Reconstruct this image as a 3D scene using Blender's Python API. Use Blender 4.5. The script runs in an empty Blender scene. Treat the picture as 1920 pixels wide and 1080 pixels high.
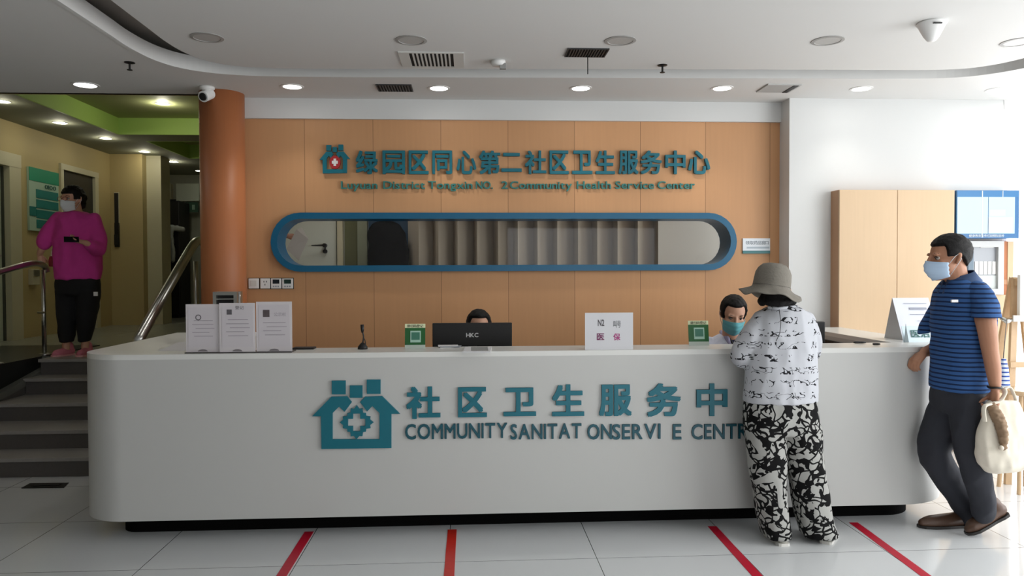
import bpy, bmesh, math, random
from mathutils import Vector, Matrix, noise
PI = math.pi
random.seed(7)
COL = bpy.context.scene.collection
SC = bpy.context.scene

# ------------------------------------------------------------------ camera
F_PX = 1400.0
EYE = Vector((0.0, 0.0, 1.56))
cam_data = bpy.data.cameras.new('camera')
cam_data.sensor_width = 36.0
cam_data.lens = 36.0 * F_PX / 1920.0
cam_data.clip_start = 0.05
cam = bpy.data.objects.new('camera', cam_data)
COL.objects.link(cam)
CAM_R = (Matrix.Rotation(math.radians(-3.19), 4, 'Z') @ Matrix.Rotation(math.radians(90 - 1.23), 4, 'X')
         @ Matrix.Rotation(math.radians(-0.22), 4, 'Z'))
cam.matrix_world = Matrix.Translation(EYE) @ CAM_R
SC.camera = cam

# ------------------------------------------------------------------ view, world, daylight
SC.view_settings.view_transform = 'Standard'
SC.view_settings.look = 'None'
SC.view_settings.gamma = 1.0
SC.view_settings.exposure = 0.0
SC.view_settings.use_curve_mapping = False
world = bpy.data.worlds.new('daylight')
SC.world = world
world.use_nodes = True
bg = world.node_tree.nodes['Background']
bg.inputs['Color'].default_value = (0.97, 0.985, 1.0, 1)
bg.inputs['Strength'].default_value = 2.4


def area_light(name, loc, rot, sx, sy, power, color=(1, 1, 1)):
    l = bpy.data.lights.new(name, 'AREA')
    l.shape = 'RECTANGLE'
    l.size, l.size_y = sx, sy
    l.energy = power
    l.color = color
    o = bpy.data.objects.new(name, l)
    COL.objects.link(o)
    o.location = loc
    o.rotation_euler = rot
    return o


# daylight entering through the glazed right side of the lobby (light stands outside the glass)
area_light('daylight_right', (5.75, 1.9, 1.75), (0, math.radians(68), 0), 2.7, 4.6, 165, (0.97, 0.99, 1.0))
# daylight entering through the entrance glazing behind the photographer
area_light('daylight_entrance', (2.4, -3.1, 1.3), (math.radians(90), 0, 0), 3.0, 2.2, 3, (0.98, 1.0, 1.0))
# daylight through the glazed door at the right end of the white wall
area_light('daylight_door', (4.95, 6.6, 1.5), (math.radians(-90), 0, 0), 0.62, 2.6, 75, (1.0, 1.0, 1.0))
# added fill light inside the closed stairwell, side-lights the pleated partition
area_light('stairwell_side_fill', (3.35, 7.3, 1.9), (0, math.radians(90), 0), 1.6, 1.2, 15, (0.98, 1.0, 0.95))

area_light('stairwell_door_fill', (-1.1, 7.1, 2.92), (0, 0, 0), 0.5, 0.3, 4, (1.0, 1.0, 0.95))  # added fill without a fitting, brightens the white door

# ------------------------------------------------------------------ helpers
def ray(px, py):
    return (CAM_R @ Vector(((px - 960) / F_PX, -(py - 540) / F_PX, -1, 0))).to_3d()


def at(px, py, Y):
    d = ray(px, py)
    return EYE + d * ((Y - EYE.y) / d.y)


def atz(px, py, z):
    d = ray(px, py)
    return EYE + d * ((z - EYE.z) / d.z)


def lin(v):
    v /= 255.0
    return v / 12.92 if v <= 0.04045 else ((v + 0.055) / 1.055) ** 2.4


def rgb(r, g, b):
    return (lin(r), lin(g), lin(b), 1)


MATS = {}


def mat(name, color, rough=0.5, metal=0.0, emit=None, strength=1.0, noise_amt=0.0, noise_scale=20.0, bump=0.0,
        bump_scale=60.0, trans=0.0, sheen=0.0, spec=None):
    if name in MATS:
        return MATS[name]
    m = bpy.data.materials.new(name)
    m.use_nodes = True
    nt = m.node_tree
    b = nt.nodes['Principled BSDF']
    b.inputs['Base Color'].default_value = color
    b.inputs['Roughness'].default_value = rough
    b.inputs['Metallic'].default_value = metal
    if spec is not None:
        b.inputs['Specular IOR Level'].default_value = spec
    if trans:
        b.inputs['Transmission Weight'].default_value = trans
    if sheen:
        b.inputs['Sheen Weight'].default_value = sheen
    if emit:
        b.inputs['Emission Color'].default_value = emit
        b.inputs['Emission Strength'].default_value = strength
    if noise_amt or bump:
        tc = nt.nodes.new('ShaderNodeTexCoord')
        nz = nt.nodes.new('ShaderNodeTexNoise')
        nz.inputs['Scale'].default_value = noise_scale if noise_amt else bump_scale
        nz.inputs['Detail'].default_value = 4
        nt.links.new(tc.outputs['Object'], nz.inputs['Vector'])
        if noise_amt:
            hsv = nt.nodes.new('ShaderNodeHueSaturation')
            hsv.inputs['Color'].default_value = color
            mr = nt.nodes.new('ShaderNodeMapRange')
            mr.inputs['To Min'].default_value = 1 - noise_amt
            mr.inputs['To Max'].default_value = 1 + noise_amt
            nt.links.new(nz.outputs['Fac'], mr.inputs['Value'])
            nt.links.new(mr.outputs['Result'], hsv.inputs['Value'])
            nt.links.new(hsv.outputs['Color'], b.inputs['Base Color'])
        if bump:
            bp = nt.nodes.new('ShaderNodeBump')
            bp.inputs['Strength'].default_value = bump
            bp.inputs['Distance'].default_value = 0.01
            n2 = nt.nodes.new('ShaderNodeTexNoise')
            n2.inputs['Scale'].default_value = bump_scale
            nt.links.new(tc.outputs['Object'], n2.inputs['Vector'])
            nt.links.new(n2.outputs['Fac'], bp.inputs['Height'])
            nt.links.new(bp.outputs['Normal'], b.inputs['Normal'])
    MATS[name] = m
    return m


def N(nt, kind, **kw):
    n = nt.nodes.new(kind)
    for k, v in kw.items():
        if isinstance(v, bpy.types.NodeSocket):
            nt.links.new(v, n.inputs[k])
        elif k in n.inputs:
            n.inputs[k].default_value = v
        else:
            setattr(n, k, v)
    return n


def math_node(nt, op, a, b=None, c=None):
    n = nt.nodes.new('ShaderNodeMath')
    n.operation = op
    for i, v in enumerate((a, b, c)):
        if v is None:
            continue
        if isinstance(v, bpy.types.NodeSocket):
            nt.links.new(v, n.inputs[i])
        else:
            n.inputs[i].default_value = v
    return n.outputs[0]


def world_origin(o):
    v = Vector((0, 0, 0))
    while o is not None:
        v += o.location
        o = o.parent
    return v


def auto_sharp(me, deg=35):
    b2 = bmesh.new()
    b2.from_mesh(me)
    for e in b2.edges:
        if len(e.link_faces) == 2 and e.link_faces[0].normal.angle(e.link_faces[1].normal, 0) > math.radians(deg):
            e.smooth = False
    b2.to_mesh(me)
    b2.free()


def obj(name, bm, m, parent=None, smooth=False, bevel=0.0, auto=None):
    """link a bmesh (built in world coordinates) as ONE mesh object"""
    if isinstance(bm, bpy.types.Mesh):
        me = bm
    else:
        bmesh.ops.recalc_face_normals(bm, faces=bm.faces[:])
        me = bpy.data.meshes.new(name)
        bm.to_mesh(me)
        bm.free()
    o = bpy.data.objects.new(name, me)
    COL.objects.link(o)
    if isinstance(m, (list, tuple)):
        for q in m:
            me.materials.append(q)
    elif m:
        me.materials.append(m)
    if parent is not None:
        org = world_origin(parent)
        me.transform(Matrix.Translation(-org))
        o.parent = parent
    else:
        xs = [v.co for v in me.vertices]
        if xs:
            base = Vector(((min(v.x for v in xs) + max(v.x for v in xs)) / 2,
                           (min(v.y for v in xs) + max(v.y for v in xs)) / 2, min(v.z for v in xs)))
            me.transform(Matrix.Translation(-base))
            o.location = base
    if smooth:
        for p in me.polygons:
            p.use_smooth = True
        if smooth == 'auto':
            auto_sharp(me)
    if bevel:
        md = o.modifiers.new('bevel', 'BEVEL')
        md.width = bevel
        md.segments = 2
        md.limit_method = 'ANGLE'
    return o


def tag(o, label=None, cat=None, group=None, kind=None):
    if label:
        o['label'] = label
    if cat:
        o['category'] = cat
    if group:
        o['group'] = group
    if kind:
        o['kind'] = kind
    return o


def thing(name, label, cat, loc=(0, 0, 0), group=None):
    o = bpy.data.objects.new(name, None)
    o.empty_display_size = 0.1
    COL.objects.link(o)
    o.location = loc
    return tag(o, label, cat, group)


def struct(name, bm, m, parent=None, **kw):
    o = obj(name, bm, m, parent, **kw)
    if parent is None:
        o['kind'] = 'structure'
    return o


def copy_tree(o, parent=None):
    c = o.copy()
    COL.objects.link(c)
    if parent is not None:
        c.parent = parent
    for ch in list(o.children):
        copy_tree(ch, c)
    return c


def box(bm, x0, x1, y0, y1, z0, z1, M=None):
    vs = [bm.verts.new((x, y, z)) for x in (x0, x1) for y in (y0, y1) for z in (z0, z1)]
    for f in ((0, 1, 3, 2), (4, 6, 7, 5), (0, 4, 5, 1), (2, 3, 7, 6), (0, 2, 6, 4), (1, 5, 7, 3)):
        bm.faces.new([vs[i] for i in f])
    if M is not None:
        for v in vs:
            v.co = M @ v.co
    return vs


def bx(*a, M=None):
    bm = bmesh.new()
    box(bm, *a, M=M)
    return bm


def bar(bm, a, b, w, h=None, up=Vector((0, 0, 1))):
    """square bar from a to b"""
    a, b = Vector(a), Vector(b)
    h = h or w
    d = (b - a)
    L = d.length
    d.normalize()
    if abs(d.dot(up)) > 0.99:
        up = Vector((0, 1, 0))
    s = d.cross(up).normalized()
    u = s.cross(d)
    vs = []
    for t in (0, L):
        for i, j in ((-1, -1), (1, -1), (1, 1), (-1, 1)):
            vs.append(bm.verts.new(a + d * t + s * (i * w / 2) + u * (j * h / 2)))
    bm.faces.new(vs[:4])
    bm.faces.new(vs[4:])
    for i in range(4):
        bm.faces.new((vs[i], vs[(i + 1) % 4], vs[4 + (i + 1) % 4], vs[4 + i]))


def tube(bm, pts, radii, n=12, cap=True, flat=1.0, up=None):
    """round tube along pts; radii a number or one per point (or (rx, ry))"""
    pts = [Vector(p) for p in pts]
    if not isinstance(radii, (list, tuple)):
        radii = [radii] * len(pts)
    rings = []
    ref = up or Vector((0.13, 0.07, 1)).normalized()
    prev = None
    for i, p in enumerate(pts):
        if i == 0:
            d = pts[1] - p
        elif i == len(pts) - 1:
            d = p - pts[i - 1]
        else:
            d = (pts[i + 1] - p).normalized() + (p - pts[i - 1]).normalized()
        d.normalize()
        if prev is None:
            s = d.cross(ref)
            if s.length < 0.1:
                s = d.cross(Vector((0, 1, 0.1)))
        else:
            s = prev - d * prev.dot(d)
        s.normalize()
        prev = s
        u = s.cross(d)
        r = radii[i]
        rx, ry = r if isinstance(r, (list, tuple)) else (r, r * flat)
        rings.append([bm.verts.new(p + s * (math.cos(2 * PI * k / n) * rx) + u * (math.sin(2 * PI * k / n) * ry))
                      for k in range(n)])
    for a, b in zip(rings, rings[1:]):
        for k in range(n):
            bm.faces.new((a[k], a[(k + 1) % n], b[(k + 1) % n], b[k]))
    if cap:
        bm.faces.new(rings[0][::-1])
        bm.faces.new(rings[-1])


def tb(pts, r, n=12, **kw):
    bm = bmesh.new()
    tube(bm, pts, r, n, **kw)
    return bm


def lathe(bm, profile, n=24, M=None, ox=0, oy=0):
    """profile: list of (r, z) from one end to the other, closed at r = 0"""
    rings = []
    for r, z in profile:
        if r < 1e-5:
            rings.append([bm.verts.new((ox, oy, z))])
        else:
            rings.append([bm.verts.new((ox + r * math.cos(2 * PI * k / n), oy + r * math.sin(2 * PI * k / n), z))
                          for k in range(n)])
    for a, b in zip(rings, rings[1:]):
        for k in range(n):
            q = [a[k % len(a)], a[(k + 1) % len(a)], b[(k + 1) % len(b)], b[k % len(b)]]
            q2 = []
            for v in q:
                if v not in q2:
                    q2.append(v)
            if len(q2) > 2:
                bm.faces.new(q2)
    for R in (rings[0], rings[-1]):
        if len(R) > 2:
            bm.faces.new(R)
    if M is not None:
        for R in rings:
            for v in R:
                v.co = M @ v.co


def prism(bm, outline, depth_vec, holes=()):
    """fill a planar outline (with holes) and give it thickness"""
    loops = [outline] + list(holes)
    edges = []
    for lp in loops:
        vs = [bm.verts.new(Vector(p)) for p in lp]
        for i in range(len(vs)):
            edges.append(bm.edges.new((vs[i], vs[(i + 1) % len(vs)])))
    r = bmesh.ops.triangle_fill(bm, edges=edges, use_beauty=True, use_dissolve=False)
    faces = [g for g in r['geom'] if isinstance(g, bmesh.types.BMFace)]
    ex = bmesh.ops.extrude_face_region(bm, geom=faces)
    vs = [g for g in ex['geom'] if isinstance(g, bmesh.types.BMVert)]
    bmesh.ops.translate(bm, verts=vs, vec=Vector(depth_vec))


def pr(outline, vec, holes=()):
    bm = bmesh.new()
    prism(bm, outline, vec, holes)
    return bm


TEXT_CACHE = {}


def glyph(ch, bold=0.0, extrude=0.05):
    """mesh data of one character, 1 em high"""
    key = (ch, bold, extrude)
    if key not in TEXT_CACHE:
        cu = bpy.data.curves.new('glyph', 'FONT')
        cu.body = ch
        cu.size = 1.0
        cu.extrude = extrude
        cu.resolution_u = 3
        o = bpy.data.objects.new('glyph', cu)
        COL.objects.link(o)
        dg = bpy.context.evaluated_depsgraph_get()
        dg.update()
        me = bpy.data.meshes.new_from_object(o.evaluated_get(dg))
        bpy.data.objects.remove(o)
        vs, fs = [v.co.copy() for v in me.vertices], [tuple(p.vertices) for p in me.polygons]
        if bold:        # heavier strokes: slightly shifted copies of the outline, each a hair deeper
            V, Fc = [], []
            for i, (dx, dy) in enumerate(((-1, -1), (1, 1), (-1, 1), (1, -1))):
                o_ = len(V)
                V += [v + Vector((dx * bold, dy * bold, 0.004 * i)) for v in vs]
                Fc += [tuple(q + o_ for q in f) for f in fs]
            vs, fs = V, Fc
        TEXT_CACHE[key] = vs, fs
    return TEXT_CACHE[key]


def text_layout(s, gap=0.07, space=0.32, bold=0.0, extrude=0.05):
    x = 0
    out = []
    for ch in s:
        if ch == ' ':
            x += space
            continue
        vs, fs = glyph(ch, bold, extrude)
        if not vs:
            continue
        x0 = min(v.x for v in vs)
        x1 = max(v.x for v in vs)
        out.append((ch, x - x0))
        x += (x1 - x0) + gap
    return out, x - gap


def write(s, origin, ux, uz, width, height, m, parent, depth=0.004, bold=0.0, gap=0.07, space=0.32, name='letter',
          join=False, cap=None):
    """lettering laid from origin along ux (width) and uz (cap height = height); ux x uz faces away from the reader"""
    out, w = text_layout(s, gap, space, bold)
    ch_top = cap or max(max(v.y for v in glyph(c, bold)[0]) for c, _ in out)
    sx, sy = width / w, height / ch_top
    ux, uz = Vector(ux).normalized(), Vector(uz).normalized()
    nrm = ux.cross(uz)      # towards the reader
    bmj = bmesh.new() if join else None
    for ch, x in out:
        vs, fs = glyph(ch, bold)
        bm = bmj or bmesh.new()
        nv = [bm.verts.new(Vector(origin) + ux * ((v.x + x) * sx) + uz * (v.y * sy) + nrm * ((v.z + 0.05) / 0.1 * depth))
              for v in vs]
        for f in fs:
            try:
                bm.faces.new([nv[i] for i in f])
            except ValueError:
                pass
        if not join:
            obj(name, bm, m, parent)
    if join:
        return obj(name, bmj, m, parent)


# ------------------------------------------------------------------ organic shapes
class Body:
    """collects closed rounded volumes and fuses them into one continuous surface"""

    def __init__(self, M=None):
        self.bm = bmesh.new()
        self.M = M

    def P(self, p):
        p = Vector(p)
        return self.M @ p if self.M is not None else p

    def ell(self, c, r, rot=None, seg=20):
        m = Matrix.Translation(Vector(c))
        if rot:
            m = m @ rot
        m = m @ Matrix.Diagonal((r[0], r[1], r[2], 1))
        if self.M is not None:
            m = self.M @ m
        bmesh.ops.create_uvsphere(self.bm, u_segments=seg, v_segments=seg // 2 + 2, radius=1, matrix=m)

    def limb(self, pts, radii, n=16):
        pts = [self.P(p) for p in pts]
        k = 1.0
        if self.M is not None:
            k = self.M.to_scale()[0]
        rr = [r * k if not isinstance(r, tuple) else (r[0] * k, r[1] * k) for r in radii]
        # smooth the chain
        P2, R2 = [], []
        m = len(pts)
        for i in range(m - 1):
            p0, p1, p2, p3 = pts[max(i - 1, 0)], pts[i], pts[i + 1], pts[min(i + 2, m - 1)]
            for j in range(4):
                t = j / 4
                P2.append(0.5 * ((2 * p1) + (-p0 + p2) * t + (2 * p0 - 5 * p1 + 4 * p2 - p3) * t * t
                                 + (-p0 + 3 * p1 - 3 * p2 + p3) * t ** 3))
                a, b = rr[i], rr[i + 1]
                if isinstance(a, tuple) or isinstance(b, tuple):
                    a = a if isinstance(a, tuple) else (a, a)
                    b = b if isinstance(b, tuple) else (b, b)
                    R2.append((a[0] * (1 - t) + b[0] * t, a[1] * (1 - t) + b[1] * t))
                else:
                    R2.append(a * (1 - t) + b * t)
        P2.append(pts[-1])
        R2.append(rr[-1])
        tube(self.bm, P2, R2, n)
        for p, r in ((P2[0], R2[0]), (P2[-1], R2[-1])):
            r = min(r) if isinstance(r, tuple) else r
            bmesh.ops.create_uvsphere(self.bm, u_segments=n, v_segments=n // 2, radius=r * 0.97,
                                      matrix=Matrix.Translation(p))

    def loft(self, rings, n=32, power=2.3):
        """rings: (centre, rx, ry) horizontal superellipses"""
        R = []
        for c, rx, ry in rings:
            c = Vector(c)
            row = []
            for k in range(n):
                a = 2 * PI * k / n
                ca, sa = math.cos(a), math.sin(a)
                x = math.copysign(abs(ca) ** (2 / power), ca) * rx
                y = math.copysign(abs(sa) ** (2 / power), sa) * ry
                row.append(self.bm.verts.new(self.P(c + Vector((x, y, 0)))))
            R.append(row)
        for a, b in zip(R, R[1:]):
            for k in range(n):
                self.bm.faces.new((a[k], a[(k + 1) % n], b[(k + 1) % n], b[k]))
        self.bm.faces.new(R[0])
        self.bm.faces.new(R[-1][::-1])

    def loftpx(self, rows, power=2.3):
        """rows: (left px, right px, y px, depth Y, half depth)"""
        rings = []
        for xl, xr, y, Y, ry in rows:
            a, b = at(xl, y, Y), at(xr, y, Y)
            rings.append(((a + b) / 2, (b - a).length / 2, ry))
        self.loft(rings, power=power)

    def limbpx(self, rows):
        self.limb([at(a, b, Y) for a, b, Y, r in rows], [r for a, b, Y, r in rows])

    def build(self, name, m, parent, voxel=0.01, smooth=4, wrinkle=0.0, wscale=9.0, wstretch=(1, 1, 1), clip=None):
        bmesh.ops.recalc_face_normals(self.bm, faces=self.bm.faces[:])
        me = bpy.data.meshes.new(name)
        self.bm.to_mesh(me)
        self.bm.free()
        o = bpy.data.objects.new(name, me)
        COL.objects.link(o)
        r = o.modifiers.new('r', 'REMESH')
        r.mode = 'VOXEL'
        r.voxel_size = voxel
        if smooth:
            s = o.modifiers.new('s', 'SMOOTH')
            s.iterations = smooth
            s.factor = 0.6
        dg = bpy.context.evaluated_depsgraph_get()
        dg.update()
        me2 = bpy.data.meshes.new_from_object(o.evaluated_get(dg))
        bpy.data.objects.remove(o)
        if clip:
            b2 = bmesh.new()
            b2.from_mesh(me2)
            for co, no in clip:
                r2 = bmesh.ops.bisect_plane(b2, geom=b2.verts[:] + b2.edges[:] + b2.faces[:], plane_co=co, plane_no=no,
                                            clear_outer=True)
                es = [g for g in r2['geom_cut'] if isinstance(g, bmesh.types.BMEdge)]
                bmesh.ops.holes_fill(b2, edges=es)
            b2.to_mesh(me2)
            b2.free()
        if wrinkle:
            me2.update()
            nor = [v.normal.copy() for v in me2.vertices]
            for v, nn in zip(me2.vertices, nor):
                q = Vector((v.co.x * wstretch[0], v.co.y * wstretch[1], v.co.z * wstretch[2])) * wscale
                v.co += nn * (wrinkle * (1 - 2 * abs(noise.noise(q))) + wrinkle * 0.5 * noise.noise(q * 2.7))
        me2.name = name
        return obj(name, me2, m, parent, smooth=True)


def hand_into(b, wrist, fingers_dir, palm_n, side=1, curl=0.5, spread=0.3, k=1.0):
    """palm, four unequal bent fingers and a thumb; palm_n points out of the palm; side=+1 puts the thumb on f x n"""
    f = Vector(fingers_dir).normalized()
    n = Vector(palm_n)
    n = (n - f * n.dot(f)).normalized()
    s = f.cross(n).normalized() * side
    w = Vector(wrist)
    b.limb([w - f * 0.01 * k, w + f * 0.03 * k, w + f * 0.085 * k],
           [(0.026 * k, 0.019 * k), (0.034 * k, 0.017 * k), (0.038 * k, 0.013 * k)] if False else
           [0.022 * k, 0.024 * k, 0.020 * k])
    for i in range(4):
        off = (1.5 - i) * 0.0195 * k
        b.limb([w + f * 0.02 * k + s * off * 0.6, w + f * 0.085 * k + s * off], [0.014 * k, 0.012 * k], 10)
        L = (0.072, 0.08, 0.074, 0.058)[i] * k
        p = w + f * 0.085 * k + s * off
        d = (f + s * (spread * (1.5 - i) * 0.15)).normalized()
        pts = [p]
        ang = 0
        for j, fr in enumerate((0.45, 0.32, 0.23)):
            ang += curl * (0.7, 0.9, 0.6)[j]
            dd = d * math.cos(ang) + n * math.sin(ang)
            p = p + dd * L * fr
            pts.append(p)
        b.limb(pts, [0.0105 * k, 0.0095 * k, 0.0088 * k, 0.0075 * k], 10)
    p0 = w + f * 0.02 * k + s * 0.018 * k
    p1 = w + f * 0.052 * k + s * 0.045 * k + n * 0.012 * k
    p2 = p1 + (f * 0.8 + s * 0.35 + n * curl * 0.8).normalized() * 0.03 * k
    p3 = p2 + (f * 0.9 + s * 0.05 + n * curl * 1.1).normalized() * 0.026 * k
    b.limb([p0, p1, p2, p3], [0.015 * k, 0.0125 * k, 0.0105 * k, 0.0085 * k], 10)


def head_matrix(center, yaw, pitch=0.0, roll=0.0, k=1.0):
    """local head: face looks along -Y; yaw turns it about Z; pitch > 0 looks down"""
    return (Matrix.Translation(Vector(center)) @ Matrix.Rotation(yaw, 4, 'Z') @ Matrix.Rotation(roll, 4, 'Y')
            @ Matrix.Rotation(pitch, 4, 'X') @ Matrix.Scale(k, 4))


def head_into(b, M, neck_to=None, neck_r=0.052):
    old = b.M
    b.M = M
    b.ell((0, 0.014, 0.03), (0.074, 0.094, 0.083))
    b.ell((0, -0.020, -0.030), (0.062, 0.068, 0.075))
    b.ell((0, -0.045, -0.078), (0.040, 0.038, 0.034))
    b.ell((0, -0.066, -0.092), (0.022, 0.018, 0.019))
    b.limb([(0, -0.083, 0.022), (0, -0.098, -0.004), (0, -0.109, -0.024)], [0.008, 0.010, 0.013], 10)
    b.ell((0.012, -0.095, -0.027), (0.010, 0.011, 0.008))
    b.ell((-0.012, -0.095, -0.027), (0.010, 0.011, 0.008))
    b.ell((0, -0.088, -0.056), (0.024, 0.012, 0.008))
    b.ell((0, -0.085, -0.066), (0.021, 0.012, 0.007))
    for s in (-1, 1):
        b.ell((s * 0.032, -0.072, 0.028), (0.024, 0.014, 0.009))
        b.ell((s * 0.040, -0.054, -0.020), (0.022, 0.018, 0.018))
        b.limb([(s * 0.070, 0.008, -0.028), (s * 0.080, 0.018, -0.006), (s * 0.082, 0.024, 0.016),
                (s * 0.076, 0.008, 0.020)], [0.008, 0.009, 0.010, 0.006], 8)
    b.M = old
    if neck_to is not None:
        k = M.to_scale()[0]
        b.limb([M @ Vector((0, 0.022, -0.03)), M @ Vector((0, 0.03, -0.10)), Vector(neck_to)],
               [neck_r * k, neck_r * k, neck_r * 1.15 * k])


def eyes(parent, M, lids=True):
    for s in (-1, 1):
        bm = bmesh.new()
        bmesh.ops.create_uvsphere(bm, u_segments=14, v_segments=10, radius=0.0125,
                                  matrix=M @ Matrix.Translation((s * 0.031, -0.0625, 0.008)))
        e = obj('eye', bm, mat('eye_white', rgb(172, 162, 154), 0.35), parent, smooth=True)
        bm = bmesh.new()
        bmesh.ops.create_uvsphere(bm, u_segments=12, v_segments=8, radius=0.0068,
                                  matrix=M @ Matrix.Translation((s * 0.031, -0.0690, 0.006)))
        obj('iris', bm, mat('iris_dark', rgb(25, 16, 12), 0.15), e, smooth=True)
        obj('eyelid', tb([M @ Vector((s * 0.018, -0.072, 0.010)), M @ Vector((s * 0.026, -0.0755, 0.0145)), M @ Vector((s * 0.036, -0.0740, 0.0145)),
                          M @ Vector((s * 0.045, -0.066, 0.009))], [0.0018, 0.0032, 0.0032, 0.0018], 6), mat('lash', rgb(40, 26, 22), 0.8), parent, smooth=True)
        obj('eyebrow', tb([M @ Vector((s * 0.020, -0.0795, 0.030)), M @ Vector((s * 0.035, -0.0785, 0.034)),
                           M @ Vector((s * 0.052, -0.067, 0.030))], [0.0028, 0.0036, 0.002], 6),
            mat('brow', rgb(22, 17, 15), 0.8), parent, smooth=True)


def hair(parent, M, m, back_low=-0.06, thick=0.010, fringe=0.05, side_low=-0.01, front=-0.030, name='hair', rough=0.004):
    """cap of hair around the skull; pulled under the skin over the face"""
    bm = bmesh.new()
    bmesh.ops.create_uvsphere(bm, u_segments=64, v_segments=48, radius=1)
    for v in bm.verts:
        d = v.co.normalized()
        c = Vector((0, 0.018, 0.032))
        r = Vector((d.x * (0.074 + thick), d.y * (0.094 + thick), d.z * (0.083 + thick * 1.2)))
        p = c + r
        # lower hair hangs down
        if d.z < -0.1 and p.y > front:
            p.z = min(p.z, c.z + d.z * 0.11)
        # hairline: how far outside the hair zone
        low = side_low if p.y < 0.03 else (side_low + (back_low - side_low) * min(1, (p.y - 0.03) / 0.05))
        face = max(0.0, min(1.0, (front + 0.012 - p.y) / 0.012)) * max(0.0, min(1.0, (fringe + 0.01 - p.z) / 0.014))
        under = max(0.0, min(1.0, (low - p.z) / 0.012))
        k = max(face, under)
        p += d * rough * noise.noise(p * 60)
        p = p.lerp(c + (p - c) * 0.72, k)
        v.co = M @ p
    return obj(name, bm, m, parent, smooth=True)


def face_mask(parent, M, m, strap=True, lift=0.0):
    """pleated surgical mask over nose and chin, with loops to the ears"""
    bm = bmesh.new()
    nu, nv = 25, 15
    grid = []
    for j in range(nv):
        t = j / (nv - 1)
        z = -0.006 - 0.102 * t + lift
        row = []
        for i in range(nu):
            u = -1 + 2 * i / (nu - 1)
            a = u * math.radians(76)
            bulge = (0.012 + 0.016 * math.sin(PI * min(1, t * 1.1 + .05))) * math.exp(-(u * 2.6) ** 2) + 0.006
            rx = 0.075 - 0.012 * t
            ry = 0.080 + bulge - 0.020 * t ** 3
            x = math.sin(a) * rx
            y = -math.cos(a) * ry - 0.012
            zz = z + 0.020 * (t - 0.55) * abs(u) ** 1.5 * (1.6 if t > .55 else 1.2) + 0.006 * (1 - t) * math.exp(-(u * 3) ** 2)
            y += 0.0022 * math.sin(t * PI * 7)
            row.append(bm.verts.new(M @ Vector((x, y, zz))))
        grid.append(row)
    for j in range(nv - 1):
        for i in range(nu - 1):
            bm.faces.new((grid[j][i], grid[j][i + 1], grid[j + 1][i + 1], grid[j + 1][i]))
    o = obj('face_mask', bm, m, parent, smooth=True)
    so = o.modifiers.new('thick', 'SOLIDIFY')
    so.thickness = 0.002
    if strap:
        for s in (-1, 1):
            obj('ear_loop', tb([M @ Vector((s * 0.068, -0.030, -0.028 + lift)), M @ Vector((s * 0.080, 0.000, 0.008)),
                                M @ Vector((s * 0.086, 0.020, 0.022)), M @ Vector((s * 0.086, 0.026, -0.008)),
                                M @ Vector((s * 0.062, -0.024, -0.084 + lift))], 0.0018, 6),
                mat('elastic_white', rgb(230, 232, 235), 0.6), o, smooth=True)
    return o
# ------------------------------------------------------------------ materials of the setting
def wood_panel_mat(name, base, seam=0.0, grain=0.05, rough=0.45, offset=0.0):
    m = bpy.data.materials.new(name)
    m.use_nodes = True
    nt = m.node_tree
    b = nt.nodes['Principled BSDF']
    b.inputs['Roughness'].default_value = rough
    b.inputs['Specular IOR Level'].default_value = 0.35
    g = N(nt, 'ShaderNodeNewGeometry')
    mp = N(nt, 'ShaderNodeMapping', Vector=g.outputs['Position'])
    mp.inputs['Scale'].default_value = (14, 14, 0.7)
    nz = N(nt, 'ShaderNodeTexNoise', Vector=mp.outputs['Vector'], Scale=3.0, Detail=6.0)
    mr = N(nt, 'ShaderNodeMapRange', Value=nz.outputs['Fac'])
    mr.inputs['To Min'].default_value = 1 - grain
    mr.inputs['To Max'].default_value = 1 + grain
    hs = N(nt, 'ShaderNodeHueSaturation', Color=base, Value=mr.outputs['Result'])
    out = hs.outputs['Color']
    if seam:
        sx = N(nt, 'ShaderNodeSeparateXYZ', Vector=g.outputs['Position'])
        t = math_node(nt, 'ADD', sx.outputs['X'], offset)
        t = math_node(nt, 'DIVIDE', t, seam)
        fr = math_node(nt, 'FRACT', t)
        d = math_node(nt, 'ABSOLUTE', math_node(nt, 'SUBTRACT', fr, 0.5))
        ln = math_node(nt, 'GREATER_THAN', d, 0.5 - 0.0022 / seam)
        # every second board a slightly different cut
        wn = N(nt, 'ShaderNodeTexWhiteNoise', noise_dimensions='1D', W=math_node(nt, 'FLOOR', t))
        mr2 = N(nt, 'ShaderNodeMapRange', Value=wn.outputs['Value'])
        mr2.inputs['To Min'].default_value = 0.93
        mr2.inputs['To Max'].default_value = 1.05
        h2 = N(nt, 'ShaderNodeHueSaturation', Color=out, Value=mr2.outputs['Result'])
        mx = N(nt, 'ShaderNodeMix', data_type='RGBA')
        nt.links.new(ln, mx.inputs['Factor'])
        nt.links.new(h2.outputs['Color'], mx.inputs[6])
        mx.inputs[7].default_value = (base[0] * 0.45, base[1] * 0.42, base[2] * 0.4, 1)
        out = mx.outputs[2]
    nt.links.new(out, b.inputs['Base Color'])
    return m


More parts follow.
